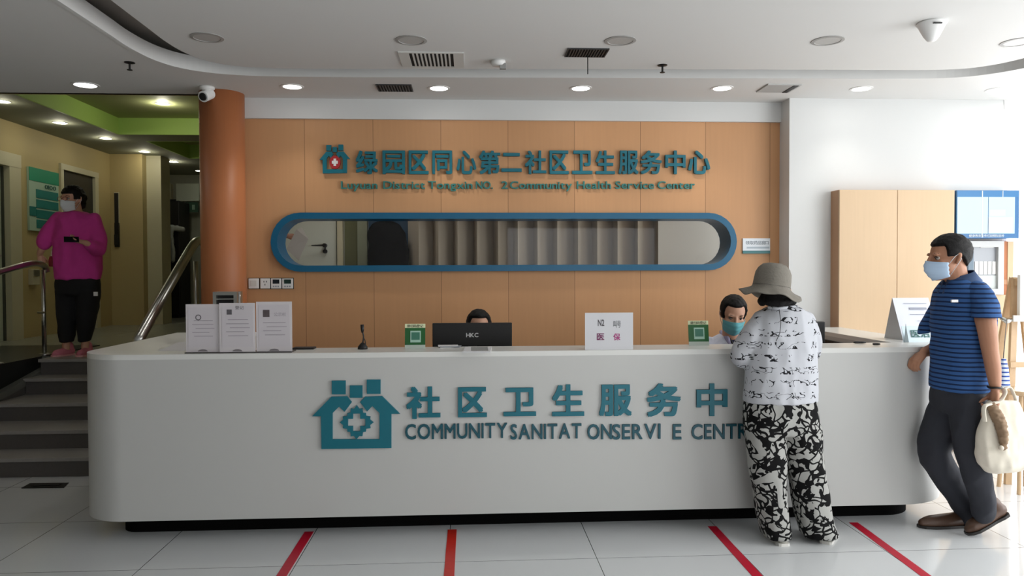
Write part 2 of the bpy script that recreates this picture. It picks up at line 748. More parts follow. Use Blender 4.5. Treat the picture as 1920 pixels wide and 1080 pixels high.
def floor_tile_mat(name, base, grout, size, ox, oy, rough=0.12):
    m = bpy.data.materials.new(name)
    m.use_nodes = True
    nt = m.node_tree
    b = nt.nodes['Principled BSDF']
    g = N(nt, 'ShaderNodeNewGeometry')
    sx = N(nt, 'ShaderNodeSeparateXYZ', Vector=g.outputs['Position'])
    ds = []
    for ax, o in (('X', ox), ('Y', oy)):
        t = math_node(nt, 'DIVIDE', math_node(nt, 'SUBTRACT', sx.outputs[ax], o), size)
        fr = math_node(nt, 'FRACT', t)
        d = math_node(nt, 'ABSOLUTE', math_node(nt, 'SUBTRACT', fr, 0.5))
        ds.append(math_node(nt, 'GREATER_THAN', d, 0.5 - 0.0020 / size))
    ln = math_node(nt, 'MAXIMUM', ds[0], ds[1])
    nz = N(nt, 'ShaderNodeTexNoise', Vector=g.outputs['Position'], Scale=1.6, Detail=5.0)
    mr = N(nt, 'ShaderNodeMapRange', Value=nz.outputs['Fac'])
    mr.inputs['To Min'].default_value = 0.96
    mr.inputs['To Max'].default_value = 1.03
    hs = N(nt, 'ShaderNodeHueSaturation', Color=base, Value=mr.outputs['Result'])
    mx = N(nt, 'ShaderNodeMix', data_type='RGBA')
    nt.links.new(ln, mx.inputs['Factor'])
    nt.links.new(hs.outputs['Color'], mx.inputs[6])
    mx.inputs[7].default_value = grout
    nt.links.new(mx.outputs[2], b.inputs['Base Color'])
    b.inputs['Roughness'].default_value = rough
    return m


WHITE_WALL = mat('wall_paint_white', rgb(214, 215, 214), 0.75, bump=0.02, bump_scale=150)
CEIL = mat('ceiling_paint', rgb(219, 219, 217), 0.85)
WOOD_WALL = wood_panel_mat('maple_wall_panels', rgb(204, 154, 110), seam=0.572, offset=0.245)
WOOD_COL = wood_panel_mat('column_veneer', rgb(176, 110, 70), seam=0)
WOOD_LIGHT = wood_panel_mat('pale_maple', rgb(208, 180, 146), seam=0)
TILE = floor_tile_mat('polished_tile', rgb(216, 218, 219), rgb(60, 62, 62), 0.81, -1.75, 4.0)
TILE_UP = floor_tile_mat('hall_tile', rgb(150, 150, 138), rgb(90, 90, 80), 0.8, 0.1, 0.3, 0.25)
HALL_WALL = mat('hall_wall_cream', rgb(182, 164, 116), 0.6)
HALL_WHITE = mat('hall_trim_cream', rgb(196, 190, 160), 0.5)
GREEN = mat('green_ceiling_recess', rgb(172, 206, 108), 0.6)
GREEN_DK = mat('green_recess_underside', rgb(176, 182, 130), 0.7)
DARK_VOID = mat('dark_plenum', rgb(150, 146, 140), 0.9)
STONE_DK = mat('black_granite', rgb(30, 32, 32), 0.35, noise_amt=0.2, noise_scale=40)
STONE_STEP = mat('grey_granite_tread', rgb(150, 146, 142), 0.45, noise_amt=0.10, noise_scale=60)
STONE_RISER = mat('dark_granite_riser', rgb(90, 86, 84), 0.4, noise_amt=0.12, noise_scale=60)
STEEL = mat('brushed_steel', rgb(190, 190, 186), 0.28, 1.0)
CHROME = mat('chrome', rgb(225, 225, 225), 0.10, 1.0)
BLACK = mat('black_plastic', rgb(14, 14, 16), 0.45)
WHITE_PL = mat('white_plastic', rgb(232, 232, 230), 0.4)
WHITE_LAM = mat('white_laminate', rgb(198, 198, 195), 0.38)
TEAL = mat('teal_lettering', rgb(8, 106, 122), 0.4)
TEAL2 = mat('teal_green_lettering', rgb(52, 128, 122), 0.45)
BLUE_FR = mat('blue_frame_lacquer', rgb(8, 92, 128), 0.35)
GLASS = bpy.data.materials.new('clear_glass')
GLASS.use_nodes = True
_nt = GLASS.node_tree
_nt.nodes.clear()
_o = _nt.nodes.new('ShaderNodeOutputMaterial')
_mx = _nt.nodes.new('ShaderNodeMixShader')
_t = _nt.nodes.new('ShaderNodeBsdfTransparent')
_g = _nt.nodes.new('ShaderNodeBsdfGlossy')
_g.inputs['Roughness'].default_value = 0.02
_mx.inputs[0].default_value = 0.018
_nt.links.new(_t.outputs[0], _mx.inputs[1])
_nt.links.new(_g.outputs[0], _mx.inputs[2])
_nt.links.new(_mx.outputs[0], _o.inputs['Surface'])

CEIL_Z = 3.02
WALL_Y = 6.2      # front face of the white wall
PANEL_Y = 6.4     # face of the timber wall

# ------------------------------------------------------------------ floor
struct('floor', bx(-9.0, 5.3, -3.0, 8.2, -0.12, 0.0), TILE)

# ------------------------------------------------------------------ timber wall with the oval opening
# opening outline (inner edge of the blue frame)
pL = at(522, 454, PANEL_Y)
pR = at(1367, 451, PANEL_Y)
zt = at(900, 411, PANEL_Y).z
zb = at(900, 497, PANEL_Y).z
OVZ = (zt + zb) / 2
OVH = (zt - zb) / 2
OXL, OXR = pL.x + OVH, pR.x - OVH


def stadium(r, n=14, xl=OXL, xr=OXR, zc=OVZ, y=PANEL_Y):
    pts = []
    for i in range(n + 1):
        a = -PI / 2 + PI * i / n
        pts.append((xr + r * math.cos(a), y, zc + r * math.sin(a)))
    for i in range(n + 1):
        a = PI / 2 + PI * i / n
        pts.append((xl + r * math.cos(a), y, zc + r * math.sin(a)))
    return pts


WX0, WX1 = -2.06, at(1480, 300, WALL_Y).x
TOPZ = at(900, 226, PANEL_Y).z
struct('wall_back', pr([(WX0, PANEL_Y, 0), (WX1, PANEL_Y, 0), (WX1, PANEL_Y, TOPZ), (WX0, PANEL_Y, TOPZ)],
                       (0, 0.14, 0), [stadium(OVH + 0.008)[::-1]]), WOOD_WALL)
struct('trim_1', bx(WX0, WX1, PANEL_Y - 0.03, PANEL_Y + 0.16, TOPZ, CEIL_Z + 0.04), WHITE_WALL)   # white header

# white wall on the right, its return, glazed end
WRX = at(1480, 300, WALL_Y).x
struct('wall_right_of_panels', bx(WRX, 4.58, WALL_Y, WALL_Y + 0.34, 0, CEIL_Z + 0.04), WHITE_WALL)
# glazed door end of the wall, bright daylight outside
wf = bmesh.new()
for (a, b_, c, d) in ((4.58, 4.62, 0, 2.98), (5.26, 5.30, 0, 2.98)):
    box(wf, a, b_, WALL_Y, WALL_Y + 0.06, c, d)
box(wf, 4.583, 5.30, WALL_Y - .004, WALL_Y + 0.06, 2.94, CEIL_Z + 0.04)
w1 = struct('window_1', wf, WHITE_PL)
obj('window_pane', bx(4.62, 5.26, WALL_Y + 0.025, WALL_Y + 0.031, 0, 2.94), GLASS, w1)
# glazed side of the lobby (outside the picture, source of the daylight)
gf = bmesh.new()
for y in (-0.1, 1.4, 2.9, 4.4, 5.9):
    box(gf, 5.28, 5.34, y, y + 0.05, 0, 3.0)
box(gf, 5.28, 5.34, -3, 6.26, 0, 0.10)
box(gf, 5.28, 5.34, -3, 6.26, 2.95, 3.06)
struct('window_2', gf, WHITE_PL)
struct('wall_right', bx(5.3, 5.4, -3.0, -0.1, 0.0, 3.06), WHITE_WALL)
# wall behind the photographer with the entrance
bw = bmesh.new()
box(bw, -9, -1.6, -3.0, -2.9, 0, 3.06)
box(bw, 4.0, 5.3, -3.0, -2.9, 0, 3.06)
box(bw, -1.6, 4.0, -3.0, -2.9, 2.5, 3.06)
box(bw, -1.6, 0.8, -3.0, -2.9, 0, 2.5)  # unseen; narrows the entrance to weight the light to the right
struct('wall_front', bw, WHITE_WALL)
struct('wall_left', bx(-9.1, -9.0, -3.0, 8.2, 0, 3.5), HALL_WALL)

# column at the left end of the timber wall
cbm = bmesh.new()
ccx = (at(376, 400, 6.22).x + at(458, 400, 6.22).x) / 2
ccr = (at(458, 400, 6.22).x - at(376, 400, 6.22).x) / 2
lathe(cbm, [(0, 0.0), (ccr, 0.0), (ccr, CEIL_Z + 0.03), (0, CEIL_Z + 0.03)], 48, ox=ccx, oy=6.24)
struct('wall_column_left', cbm, WOOD_COL, smooth=False)
for p in bpy.data.objects['wall_column_left'].data.polygons:
    if abs(p.normal.z) < 0.5:
        p.use_smooth = True

# ------------------------------------------------------------------ ceiling: low border, up-turned lip, slot, centre panel
def z_pts(l, z):
    return [atz(a, b, z) for a, b in l]


def catmull(P, k=4):
    out = []
    m = len(P)
    for i in range(m - 1):
        p0, p1, p2, p3 = P[max(i - 1, 0)], P[i], P[i + 1], P[min(i + 2, m - 1)]
        for j in range(k):
            t = j / k
            out.append(0.5 * ((2 * p1) + (-p0 + p2) * t + (2 * p0 - 5 * p1 + 4 * p2 - p3) * t * t
                              + (-p0 + 3 * p1 - 3 * p2 + p3) * t ** 3))
    out.append(P[-1])
    return out


V3 = lambda l: [Vector((a_, b_, CEIL_Z)) for a_, b_ in l]
lip = V3([(-2.19, -2.2), (-2.19, 4.5)]) + catmull(V3([(-2.19, 4.75), (-2.19, 4.98), (-2.15, 5.25), (-2.05, 5.45), (-1.87, 5.58), (-1.62, 5.645), (-1.35, 5.66)]), 5)
lip += V3([(-1.0, 5.66), (1.0, 5.60)]) + catmull(V3([(3.1, 5.54), (3.54, 5.51), (3.80, 5.42), (3.99, 5.22), (4.10, 4.90), (4.13, 4.5)]), 5) + V3([(4.13, -2.2)])
pan = V3([(-1.91, -2.0), (-1.91, 4.4)]) + catmull(V3([(-1.91, 4.6), (-1.91, 4.85), (-1.885, 5.07), (-1.82, 5.25), (-1.70, 5.37), (-1.52, 5.43), (-1.30, 5.445)]), 5)
pan += V3([(-1.0, 5.445), (1.0, 5.37)]) + catmull(V3([(3.0, 5.31), (3.40, 5.29), (3.64, 5.22), (3.79, 5.04), (3.87, 4.75), (3.89, 4.4)]), 5) + V3([(3.89, -2.0)])
cb = bmesh.new()
prism(cb, [(-9, -3, CEIL_Z), (5.35, -3, CEIL_Z), (5.35, WALL_Y + 0.1, CEIL_Z), (-9, WALL_Y + 0.1, CEIL_Z)],
      (0, 0, 0.05), [[tuple(p) for p in lip]])
ceil_o = struct('ceiling', cb, CEIL)
# lip: thin upright strip round the opening
lb = bmesh.new()
n = len(lip)
ring = []
for i, p in enumerate(lip):
    tg = (lip[(i + 1) % n] - lip[i - 1]).normalized()
    if i in (0, n - 1):
        tg = Vector((0, 1, 0)) if i == 0 else Vector((0, -1, 0))
    d = Vector((tg.y, -tg.x, 0))        # horizontal, into the opening
    p = p + d * 0.003
    ring.append([lb.verts.new((q.x, q.y, z)) for q, z in ((p, CEIL_Z - 0.004), (p - d * 0.03, CEIL_Z - 0.004),
                                                         (p - d * 0.03, CEIL_Z + 0.10), (p, CEIL_Z + 0.10))])
for i in range(n):
    a, b_ = ring[i], ring[(i + 1) % n]
    for k in range(4):
        lb.faces.new((a[k], a[(k + 1) % 4], b_[(k + 1) % 4], b_[k]))
struct('trim_2', lb, CEIL, smooth=False)
struct('ceiling_centre', pr([tuple(p) for p in pan], (0, 0, 0.03)), CEIL)
struct('ceiling_plenum', bx(-9, 5.35, -3, WALL_Y + 0.08, CEIL_Z + 0.17, CEIL_Z + 0.2), DARK_VOID)
struct('ceiling_fascia', bx(-9, -1.9, WALL_Y + 0.06, WALL_Y + 0.12, CEIL_Z, 3.5), HALL_WALL)
struct('ceiling_recess_cap', bx(-2.1, 5.35, WALL_Y + 0.1, PANEL_Y + 0.2, CEIL_Z, CEIL_Z + 0.05), CEIL)

# ------------------------------------------------------------------ upper hall on the left
HZ = 0.75
HC = 3.42
LX = -5.6
hb = bmesh.new()
UY = atz(100, 703, 0.60).y + 0.395
prism(hb, [(-9, UY, HZ), (-2.25, UY, HZ), (-2.25, 14.6, HZ), (-9, 14.6, HZ)], (0, 0, -0.1))
struct('floor_upper', hb, TILE_UP)
# ceiling with two square recesses
zc = HC
a = atz(222, 252, zc)
b0 = atz(265, 264, zc)
b1 = atz(355, 297, zc)
R1 = (a.x, -2.7, 7.6, a.y)
R2 = (b1.x, -2.7, b0.y + 0.05, b1.y)
rect = lambda r, z: [(r[0], r[2], z), (r[1], r[2], z), (r[1], r[3], z), (r[0], r[3], z)]
struct('ceiling_upper', pr([(-9, 6.3, zc), (-2.2, 6.3, zc), (-2.2, 14.7, zc), (-9, 14.7, zc)], (0, 0, 0.03),
                           [rect(R1, zc), rect(R2, zc)]), mat('hall_ceiling', rgb(146, 148, 128), 0.8))
for r in (R1, R2):
    sb = bmesh.new()
    h = 0.22
    e = 0.006
    box(sb, r[0] - 0.02, r[0] + e, r[2], r[3], zc - .001, zc + h)
    box(sb, r[1] - e, r[1] + 0.02, r[2], r[3], zc - .001, zc + h)
    box(sb, r[0] - 0.02, r[1] + 0.02, r[3] - e, r[3] + 0.02, zc - .001, zc + h)
    box(sb, r[0] - 0.02, r[1] + 0.02, r[2] - 0.02, r[2] + e, zc - .001, zc + h)
    s = struct('ceiling_recess_sides', sb, GREEN)
    struct('ceiling_recess_top', bx(r[0] - 0.02, r[1] + 0.02, r[2] - 0.02, r[3] + 0.02, zc + h, zc + h + 0.02), GREEN_DK)

# walls of the hall
yA = 9.5
lw = bmesh.new()
box(lw, LX - 0.15, LX, 6.4, 8.3, 0.0, HC)
box(lw, LX - 0.15, LX, 9.55, 10.55, HZ, HC)
box(lw, LX - 0.15, LX, 11.55, 12.0, HZ, HC)
box(lw, LX - 0.15, LX, 8.3, 9.55, 3.0, HC)
box(lw, LX - 0.15, LX, 10.55, 11.55, 3.05, HC)
box(lw, -9.0, LX, 6.3, 6.4, 0, HC)
struct('wall_hall_left', lw, HALL_WALL)
struct('wall_hall_back', bx(-9, -2.2, 14.5, 14.6, 0.7, HC), mat('hall_back_wall', rgb(170, 172, 158), 0.7))
struct('wall_hall_right', bx(-2.35, -2.25, 6.7, 14.6, 0.0, HC), HALL_WALL)
struct('wall_hall_far_left', bx(-9.1, -9.0, 8.2, 14.6, 0.0, HC), HALL_WALL)
struct('wall_hall_pillar', bx(-5.85, at(266, 450, 12).x + 0.02, 12.0, 12.5, HZ, HC), HALL_WALL)
struct('trim_3', bx(at(266, 450, 12).x + 0.02, at(296, 450, 12).x, 12.15, 12.5, HZ, HC), HALL_WHITE)
# door 1 near left: frame and leaf
df = bmesh.new()
box(df, LX - 0.12, LX + 0.05, 8.30, 8.42, HZ, 3.0)
box(df, LX - 0.12, LX + 0.05, 9.37, 9.60, HZ, 3.02)
box(df, LX - 0.12, LX + 0.054, 8.304, 9.604, 2.862, 3.024)
d1 = struct('door_1', df, HALL_WHITE)
obj('door_leaf', bx(LX - 0.10, LX - 0.05, 8.42, 9.37, HZ, 2.86), mat('pale_green_door', rgb(190, 200, 178), 0.45), d1)
obj('door_stop', bx(LX - 0.05, LX - 0.02, 9.355, 9.37, HZ, 2.86), mat('shadow_gap', rgb(70, 72, 60), 0.8), d1)
obj('door_handle', tb([(LX - 0.05, 9.25, 1.78), (LX + 0.0, 9.25, 1.78), (LX + 0.0, 9.12, 1.78)], 0.011, 8), STEEL, d1)
# door 2: open black doorway
df = bmesh.new()
box(df, LX - 0.14, LX + 0.03, 10.55, 10.62, HZ, 3.05)
box(df, LX - 0.14, LX + 0.03, 11.48, 11.58, HZ, 3.05)
box(df, LX - 0.14, LX + 0.034, 10.546, 11.584, 2.992, 3.07)
d2 = struct('door_2', df, HALL_WHITE)
obj('door_leaf', bx(LX - 0.06, LX - 0.01, 10.62, 11.48, HZ, 2.99), mat('black_door', rgb(34, 33, 32), 0.35), d2)
obj('door_vent', bx(LX - 0.012, LX - 0.004, 10.7, 11.4, 1.5, 1.54), mat('shadow_gap', rgb(70, 72, 60), 0.8), d2)

# small plates beside the black doorway
t = thing('wall_plate', 'small dark oblong plate high on pillar right of black doorway', 'wall plate', at(219, 410, 11.98))
obj('plate', bx(at(215, 400, 11.98).x, at(222, 400, 11.98).x, 11.97, 12.0, at(218, 390, 11.98).z - 0.25, at(218, 362, 11.98).z), BLACK, t)
obj('rim', bx(at(214, 400, 11.98).x, at(223, 400, 11.98).x, 11.985, 12.0, at(218, 390, 11.98).z - 0.27, at(218, 360, 11.98).z), HALL_WHITE, t)
t = thing('letter_rack', 'dark narrow rack lower on pillar right of black doorway', 'rack', at(219, 440, 11.98))
obj('rack_back', bx(at(215, 400, 11.98).x, at(223, 400, 11.98).x, 11.96, 12.0, at(218, 463, 11.98).z, at(218, 418, 11.98).z), BLACK, t)
obj('rack_pocket', bx(at(216, 400, 11.98).x, at(222, 400, 11.98).x, 11.93, 11.96, at(218, 460, 11.98).z, at(218, 440, 11.98).z), STONE_DK, t)

# door 3: dark opening in the back wall with things in front
df = bmesh.new()
xa, xb = at(296, 450, 14.45).x, at(346, 450, 14.45).x
box(df, xa - 0.02, xb, 14.44, 14.52, HZ, at(300, 374, 14.45).z)
struct('door_3', df, mat('black_doorway', rgb(12, 12, 12), 0.6))
struct('trim_4', bx(xa - 0.05, at(322, 450, 14.4).x, 14.38, 14.5, at(300, 374, 14.45).z, at(300, 345, 14.45).z), HALL_WHITE)
struct('trim_5', bx(at(333, 450, 14.4).x, at(376, 450, 14.4).x, 14.36, 14.5, at(300, 378, 14.45).z, at(300, 345, 14.45).z),
       mat('hall_light_panel', rgb(200, 206, 190), 0.6))
t = thing('exit_sign', 'small dark green picture sign above white panel at hall end', 'sign', at(360, 388, 14.3))
obj('sign_board', bx(at(347, 388, 14.3).x, at(371, 388, 14.3).x, 14.3, 14.34, at(360, 398, 14.3).z, at(360, 379, 14.3).z),
    mat('dark_green_sign', rgb(48, 84, 66), 0.4), t)
for px, w in ((350, 4), (360, 5)):
    obj('sign_figure', bx(at(px, 388, 14.29).x, at(px + w, 388, 14.29).x, 14.292, 14.3, at(360, 393, 14.29).z, at(360, 384, 14.29).z),
        mat('pale_green_mark', rgb(150, 180, 160), 0.5), t)
# tall black cabinet with a cloth hanging from it
t = thing('cabinet', 'tall black cabinet at the far end of the upper hall', 'cabinet', (at(318, 560, 14.0).x, 14.0, HZ))
xa, xb = at(297, 450, 14.0).x, at(345, 450, 14.0).x
obj('cabinet_body', bx(xa, xb, 13.8, 14.3, HZ + 0.05, at(300, 376, 13.8).z), mat('black_lacquer', rgb(10, 10, 11), 0.5), t, bevel=0.02)
obj('cabinet_base', bx(xa + 0.05, xb - 0.05, 13.84, 14.28, HZ, HZ + 0.05), BLACK, t)
obj('cabinet_handle', bx(xa + 0.02, xa + 0.10, 13.77, 13.80, at(300, 485, 13.8).z, at(300, 461, 13.8).z), HALL_WHITE, t)
cl = Body()
cl.limb([at(322, 425, 13.74), at(322, 450, 13.74), at(324, 470, 13.74), at(324, 490, 13.74)],
        [(0.06, 0.02), (0.075, 0.025), (0.09, 0.03), (0.09, 0.03)])
cl.limb([at(314, 424, 13.74), at(330, 428, 13.74), at(344, 430, 13.74)], [0.03, 0.05, 0.04])
o = cl.build('hanging_cloth', mat('grey_cloth', rgb(168, 172, 168), 0.9), None, 0.02, 3, wrinkle=0.01, wscale=12)
tag(o, 'pale grey cloth hanging on the front of the tall black cabinet', 'cloth')

# teal poster on the hall wall
zpt, zpb = at(80, 313, 9.85).z, at(80, 432, 9.85).z
t = thing('poster', 'teal and white notice board on cream wall behind woman in pink', 'poster', (LX + 0.02, 10.1, zpb))
obj('board', bx(LX + 0.003, LX + 0.03, 9.80, 10.48, zpb, zpt), mat('poster_white', rgb(170, 196, 176), 0.5), t)
obj('header_band', bx(LX + 0.03, LX + 0.036, 9.80, 10.48, zpt - 0.17, zpt), mat('poster_teal', rgb(22, 140, 104), 0.5), t)
pb = bmesh.new()
for k in range(4):
    box(pb, LX + 0.03, LX + 0.036, 9.95, 10.46, zpt - 0.38 - 0.13 * k, zpt - 0.27 - 0.13 * k)
box(pb, LX + 0.03, LX + 0.036, 9.80, 9.94, zpt - 0.62, zpt - 0.50)
obj('text_blocks', pb, mat('poster_dark_teal', rgb(24, 116, 112), 0.5), t)
write('0100', (LX + 0.037, 10.14, zpt - 0.245), (0, 1, 0), (0, 0, 1), 0.26, 0.055, mat('poster_ink', rgb(24, 80, 74), 0.5), t,
      join=True, name='heading_text')

# small box on the near hall wall
t = thing('wall_box', 'small pale box low on cream wall left of woman in pink', 'box', (LX + 0.02, 9.9, 1.6))
obj('box_shell', bx(LX, LX + 0.06, 9.80, 9.95, 1.42, 1.62), HALL_WHITE, t, bevel=0.006)
obj('box_lid', bx(LX + 0.06, LX + 0.066, 9.81, 9.94, 1.53, 1.61), STEEL, t)

# ------------------------------------------------------------------ stairs
def atx(px, py, X):
    d = ray(px, py)
    return EYE + d * (X / d.x)


SX0, SX1 = -4.08, -2.42
st = thing('staircase', None, None, (-3.2, 5.7, 0))
del_keys = [k for k in ('label', 'category') if k in st]
st['kind'] = 'structure'
st.name = 'stairs'
ys = [atz(100, yy, 0.15 * i).y for i, yy in enumerate((895, 842, 789, 740, 703))]
for i in range(5):
    z1 = 0.15 * (i + 1)
    y1 = ys[i + 1] if i < 4 else ys[4] + 0.34
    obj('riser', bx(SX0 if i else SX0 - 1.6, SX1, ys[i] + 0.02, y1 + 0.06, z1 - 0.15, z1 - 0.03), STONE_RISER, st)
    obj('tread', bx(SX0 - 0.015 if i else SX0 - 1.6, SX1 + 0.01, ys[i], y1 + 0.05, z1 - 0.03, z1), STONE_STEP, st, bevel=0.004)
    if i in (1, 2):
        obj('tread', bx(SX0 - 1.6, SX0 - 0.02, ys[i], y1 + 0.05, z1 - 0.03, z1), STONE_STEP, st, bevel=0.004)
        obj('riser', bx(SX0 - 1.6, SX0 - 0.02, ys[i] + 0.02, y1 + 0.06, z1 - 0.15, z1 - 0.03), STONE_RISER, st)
# sloping kerb and black stone flank on the left
kx = SX0 - 0.075
ktop = [atx(-60, 757, kx), atx(0, 730, kx), atx(76, 688, kx), atx(78, 668, kx)]
kbot = [p - Vector((0, 0, 0.06)) for p in ktop]
kb = bmesh.new()
prism(kb, ktop + kbot[::-1], (0.075, 0, 0))
obj('kerb', kb, mat('kerb_stone', rgb(112, 114, 108), 0.5), st)
kb = bmesh.new()
prism(kb, [p + Vector((0.01, 0, 0)) for p in kbot] + [Vector((kx + .01, kbot[-1].y, 0)), Vector((kx + .01, kbot[0].y, 0))], (0.055, 0, 0))
obj('kerb_base', kb, STONE_RISER, st)
struct('floor_black_landing', bx(LX, SX0 - 0.07, 6.75, 8.6, 0.0, HZ + 0.012), STONE_DK)
fl = bmesh.new()
prism(fl, [(SX0 - 0.09, 6.4, 0.45), (SX0 - 0.09, 7.0, 0.75), (SX0 - 0.09, 7.0, 0.0), (SX0 - 0.09, 6.4, 0.0)], (-1.4, 0, 0))
struct('floor_black_slope', fl, STONE_DK)
struct('floor_stair_side', bx(-2.42, -2.30, 5.7, 7.4, 0, 0.70), HALL_WALL)


# ------------------------------------------------------------------ handrails
def rail(name, label, pts, r, posts, lower=None):
    t = thing(name, label, 'handrail', (pts[0][0], pts[0][1], posts[0][2]))
    obj('top_rail', tb(catmull([Vector(p) for p in pts], 5), r, 14), STEEL, t, smooth=True)
    for (x, y, z0, z1) in posts:
        p = obj('post', tb([(x, y, z0), (x, y, z1)], 0.021, 12), STEEL, t, smooth=True)
        bm = bmesh.new()
        lathe(bm, [(0, z0), (0.05, z0), (0.05, z0 + 0.012), (0.02, z0 + 0.02), (0, z0 + 0.02)], 16, ox=x, oy=y)
        obj('base_flange', bm, STEEL, p)
        obj('clip', tb([(x - 0.05, y - 0.02, (z0 + z1) / 2), (x + 0.03, y - 0.03, (z0 + z1) / 2)], 0.009, 8), STEEL, p)
    if lower:
        obj('lower_rail', tb(catmull([Vector(p) for p in lower], 4), 0.009, 8), mat('dark_steel', rgb(50, 50, 48), 0.4, 0.8), t, smooth=True)
    return t


rail('handrail', 'steel handrail left of the stairs reaching the woman in pink',
     [(-4.26, 6.0, 1.40), (-4.24, 6.45, 1.46), (-4.22, 6.75, 1.535), (-4.2, 7.15, 1.62), (-4.2, 7.45, 1.66), (-4.2, 7.62, 1.64), (-4.2, 7.66, 1.58)],
     0.03, [(-4.2, 6.86, 0.76, 1.53), (-4.2, 7.6, 0.76, 1.60)],
     [(-4.2, 6.0, 0.98), (-4.2, 6.86, 1.02)])
rail('handrail', 'broad grey handrail rising beside the orange column right of stairs',
     [at(255, 645, 5.95), at(300, 566, 6.3), at(338, 500, 6.75), at(352, 476, 6.95), at(366, 455, 7.12), at(377, 452, 7.3)],
     0.042, [(at(368, 540, 7.1).x, 7.1, 0.75, at(368, 490, 7.1).z), (-2.5, 6.12, 0.30, 1.0)])

# ------------------------------------------------------------------ stairwell room behind the oval opening
SWY = 7.75
struct('wall_stairwell_back', bx(-2.25, 3.5, SWY, SWY + 0.1, 0, 3.0), mat('stairwell_paint', rgb(206, 206, 196), 0.7))
struct('ceiling_stairwell', bx(-2.25, 3.5, 6.55, SWY + 0.1, 2.95, 3.0), WHITE_WALL)
struct('wall_stairwell_right', bx(3.5, 3.6, 6.55, SWY + 0.1, 0, 3.0), WHITE_WALL)
# white door with black lever, frame strip, olive curtain wall, dark doorway
xa = at(632, 450, SWY).x
d4 = struct('door_4', bx(-2.2, xa, SWY - 0.05, SWY, 0.0, 2.6), mat('door_white', rgb(200, 205, 192), 0.5))
obj('door_trim', bx(xa + 0.015, xa + 0.07, SWY - 0.08, SWY, 0.0, 2.65), HALL_WHITE, d4)
hx = at(609, 460, SWY - 0.08)
dh = bmesh.new()
tube(dh, [(hx.x, SWY - 0.05, hx.z), (hx.x, SWY - 0.11, hx.z)], 0.020, 14)
tube(dh, [(hx.x, SWY - 0.10, hx.z), (hx.x - 0.13, SWY - 0.10, hx.z - 0.002)], [0.010, 0.005], 10)
tube(dh, [(hx.x, SWY - 0.05, hx.z - 0.06), (hx.x, SWY - 0.075, hx.z - 0.06)], 0.022, 14)
tube(dh, [(hx.x, SWY - 0.06, hx.z), (hx.x, SWY - 0.06, hx.z - 0.06)], 0.008, 8)
obj('door_handle', dh, BLACK, d4)
xg0, xg1 = xa + 0.08, at(672, 450, SWY).x
struct('trim_6', bx(xg0, xg1, SWY - 0.02, SWY, 0, 2.9), mat('olive_paint', rgb(96, 98, 62), 0.7))
struct('trim_7', bx(xg1, at(690, 450, SWY).x, SWY - 0.07, SWY, 0, 2.9), mat('sage_paint', rgb(140, 146, 122), 0.6))
xb0, xb1 = at(691, 450, SWY - 0.03).x, at(765, 450, SWY - 0.03).x
d5 = struct('door_5', bx(xb0, xb1, SWY - 0.03, SWY + 0.0, 0, 2.9), mat('blue_door', rgb(30, 66, 94), 0.6))
# made-up rounded stand and cover, black to fill the dark doorway
cv = Body()
zt_ = at(725, 415, SWY - 0.15).z
cxm = (xb0 + xb1) / 2
cv.loft([((cxm + 0.03, SWY - 0.2, 0.4), 0.22, 0.08), ((cxm + 0.02, SWY - 0.2, zt_ - 0.3), 0.20, 0.08),
         ((cxm + 0.0, SWY - 0.2, zt_ - 0.12), 0.185, 0.08), ((cxm - 0.01, SWY - 0.2, zt_ - 0.03), 0.13, 0.07),
         ((cxm - 0.01, SWY - 0.2, zt_), 0.05, 0.04)])
t = thing('doorway_filler', 'made-up stand under a black garment seen through the oval opening', 'doorway filler', (cxm, SWY - 0.2, 0))
cv.build('garment', mat('doorway_black', rgb(7, 7, 8), 0.9, spec=0.1), t, 0.015, 3, wrinkle=0.008)
obj('stand_pole', tb([(cxm, SWY - 0.2, 0.02), (cxm, SWY - 0.2, 0.5)], 0.018), BLACK, t)
bm = bmesh.new()
lathe(bm, [(0, 0), (0.17, 0), (0.16, 0.02), (0, 0.025)], 24, ox=cxm, oy=SWY - 0.2)
obj('stand_base', bm, BLACK, t)
# folding partition: pleated boards
pleat = bmesh.new()
xs = [765, 785, 812, 822, 850, 858, 888, 895, 925, 934, 962, 971, 1000, 1008, 1036, 1045, 1074, 1084, 1110, 1120, 1148, 1158,
      1190, 1196, 1226, 1234]
fr, bk = [], []
for i, px in enumerate(xs):
    deep = (i % 2 == 1)
    y = SWY - 0.10 if not deep else SWY - 0.30
    X = at(px, 450, y).x
    fr.append((X, y, 0.02))
    bk.append((X, y + 0.02, 0.02))
prism(pleat, fr + bk[::-1], (0, 0, 2.85))
o = obj('folding_partition', pleat, mat('partition_cream', rgb(176, 166, 148), 0.7), None)
tag(o, 'cream pleated folding partition seen through the oval opening', 'partition')
struct('trim_8', bx(at(1234, 450, SWY - 0.06).x, 3.5, SWY - 0.06, SWY, 0, 2.95), WHITE_WALL)
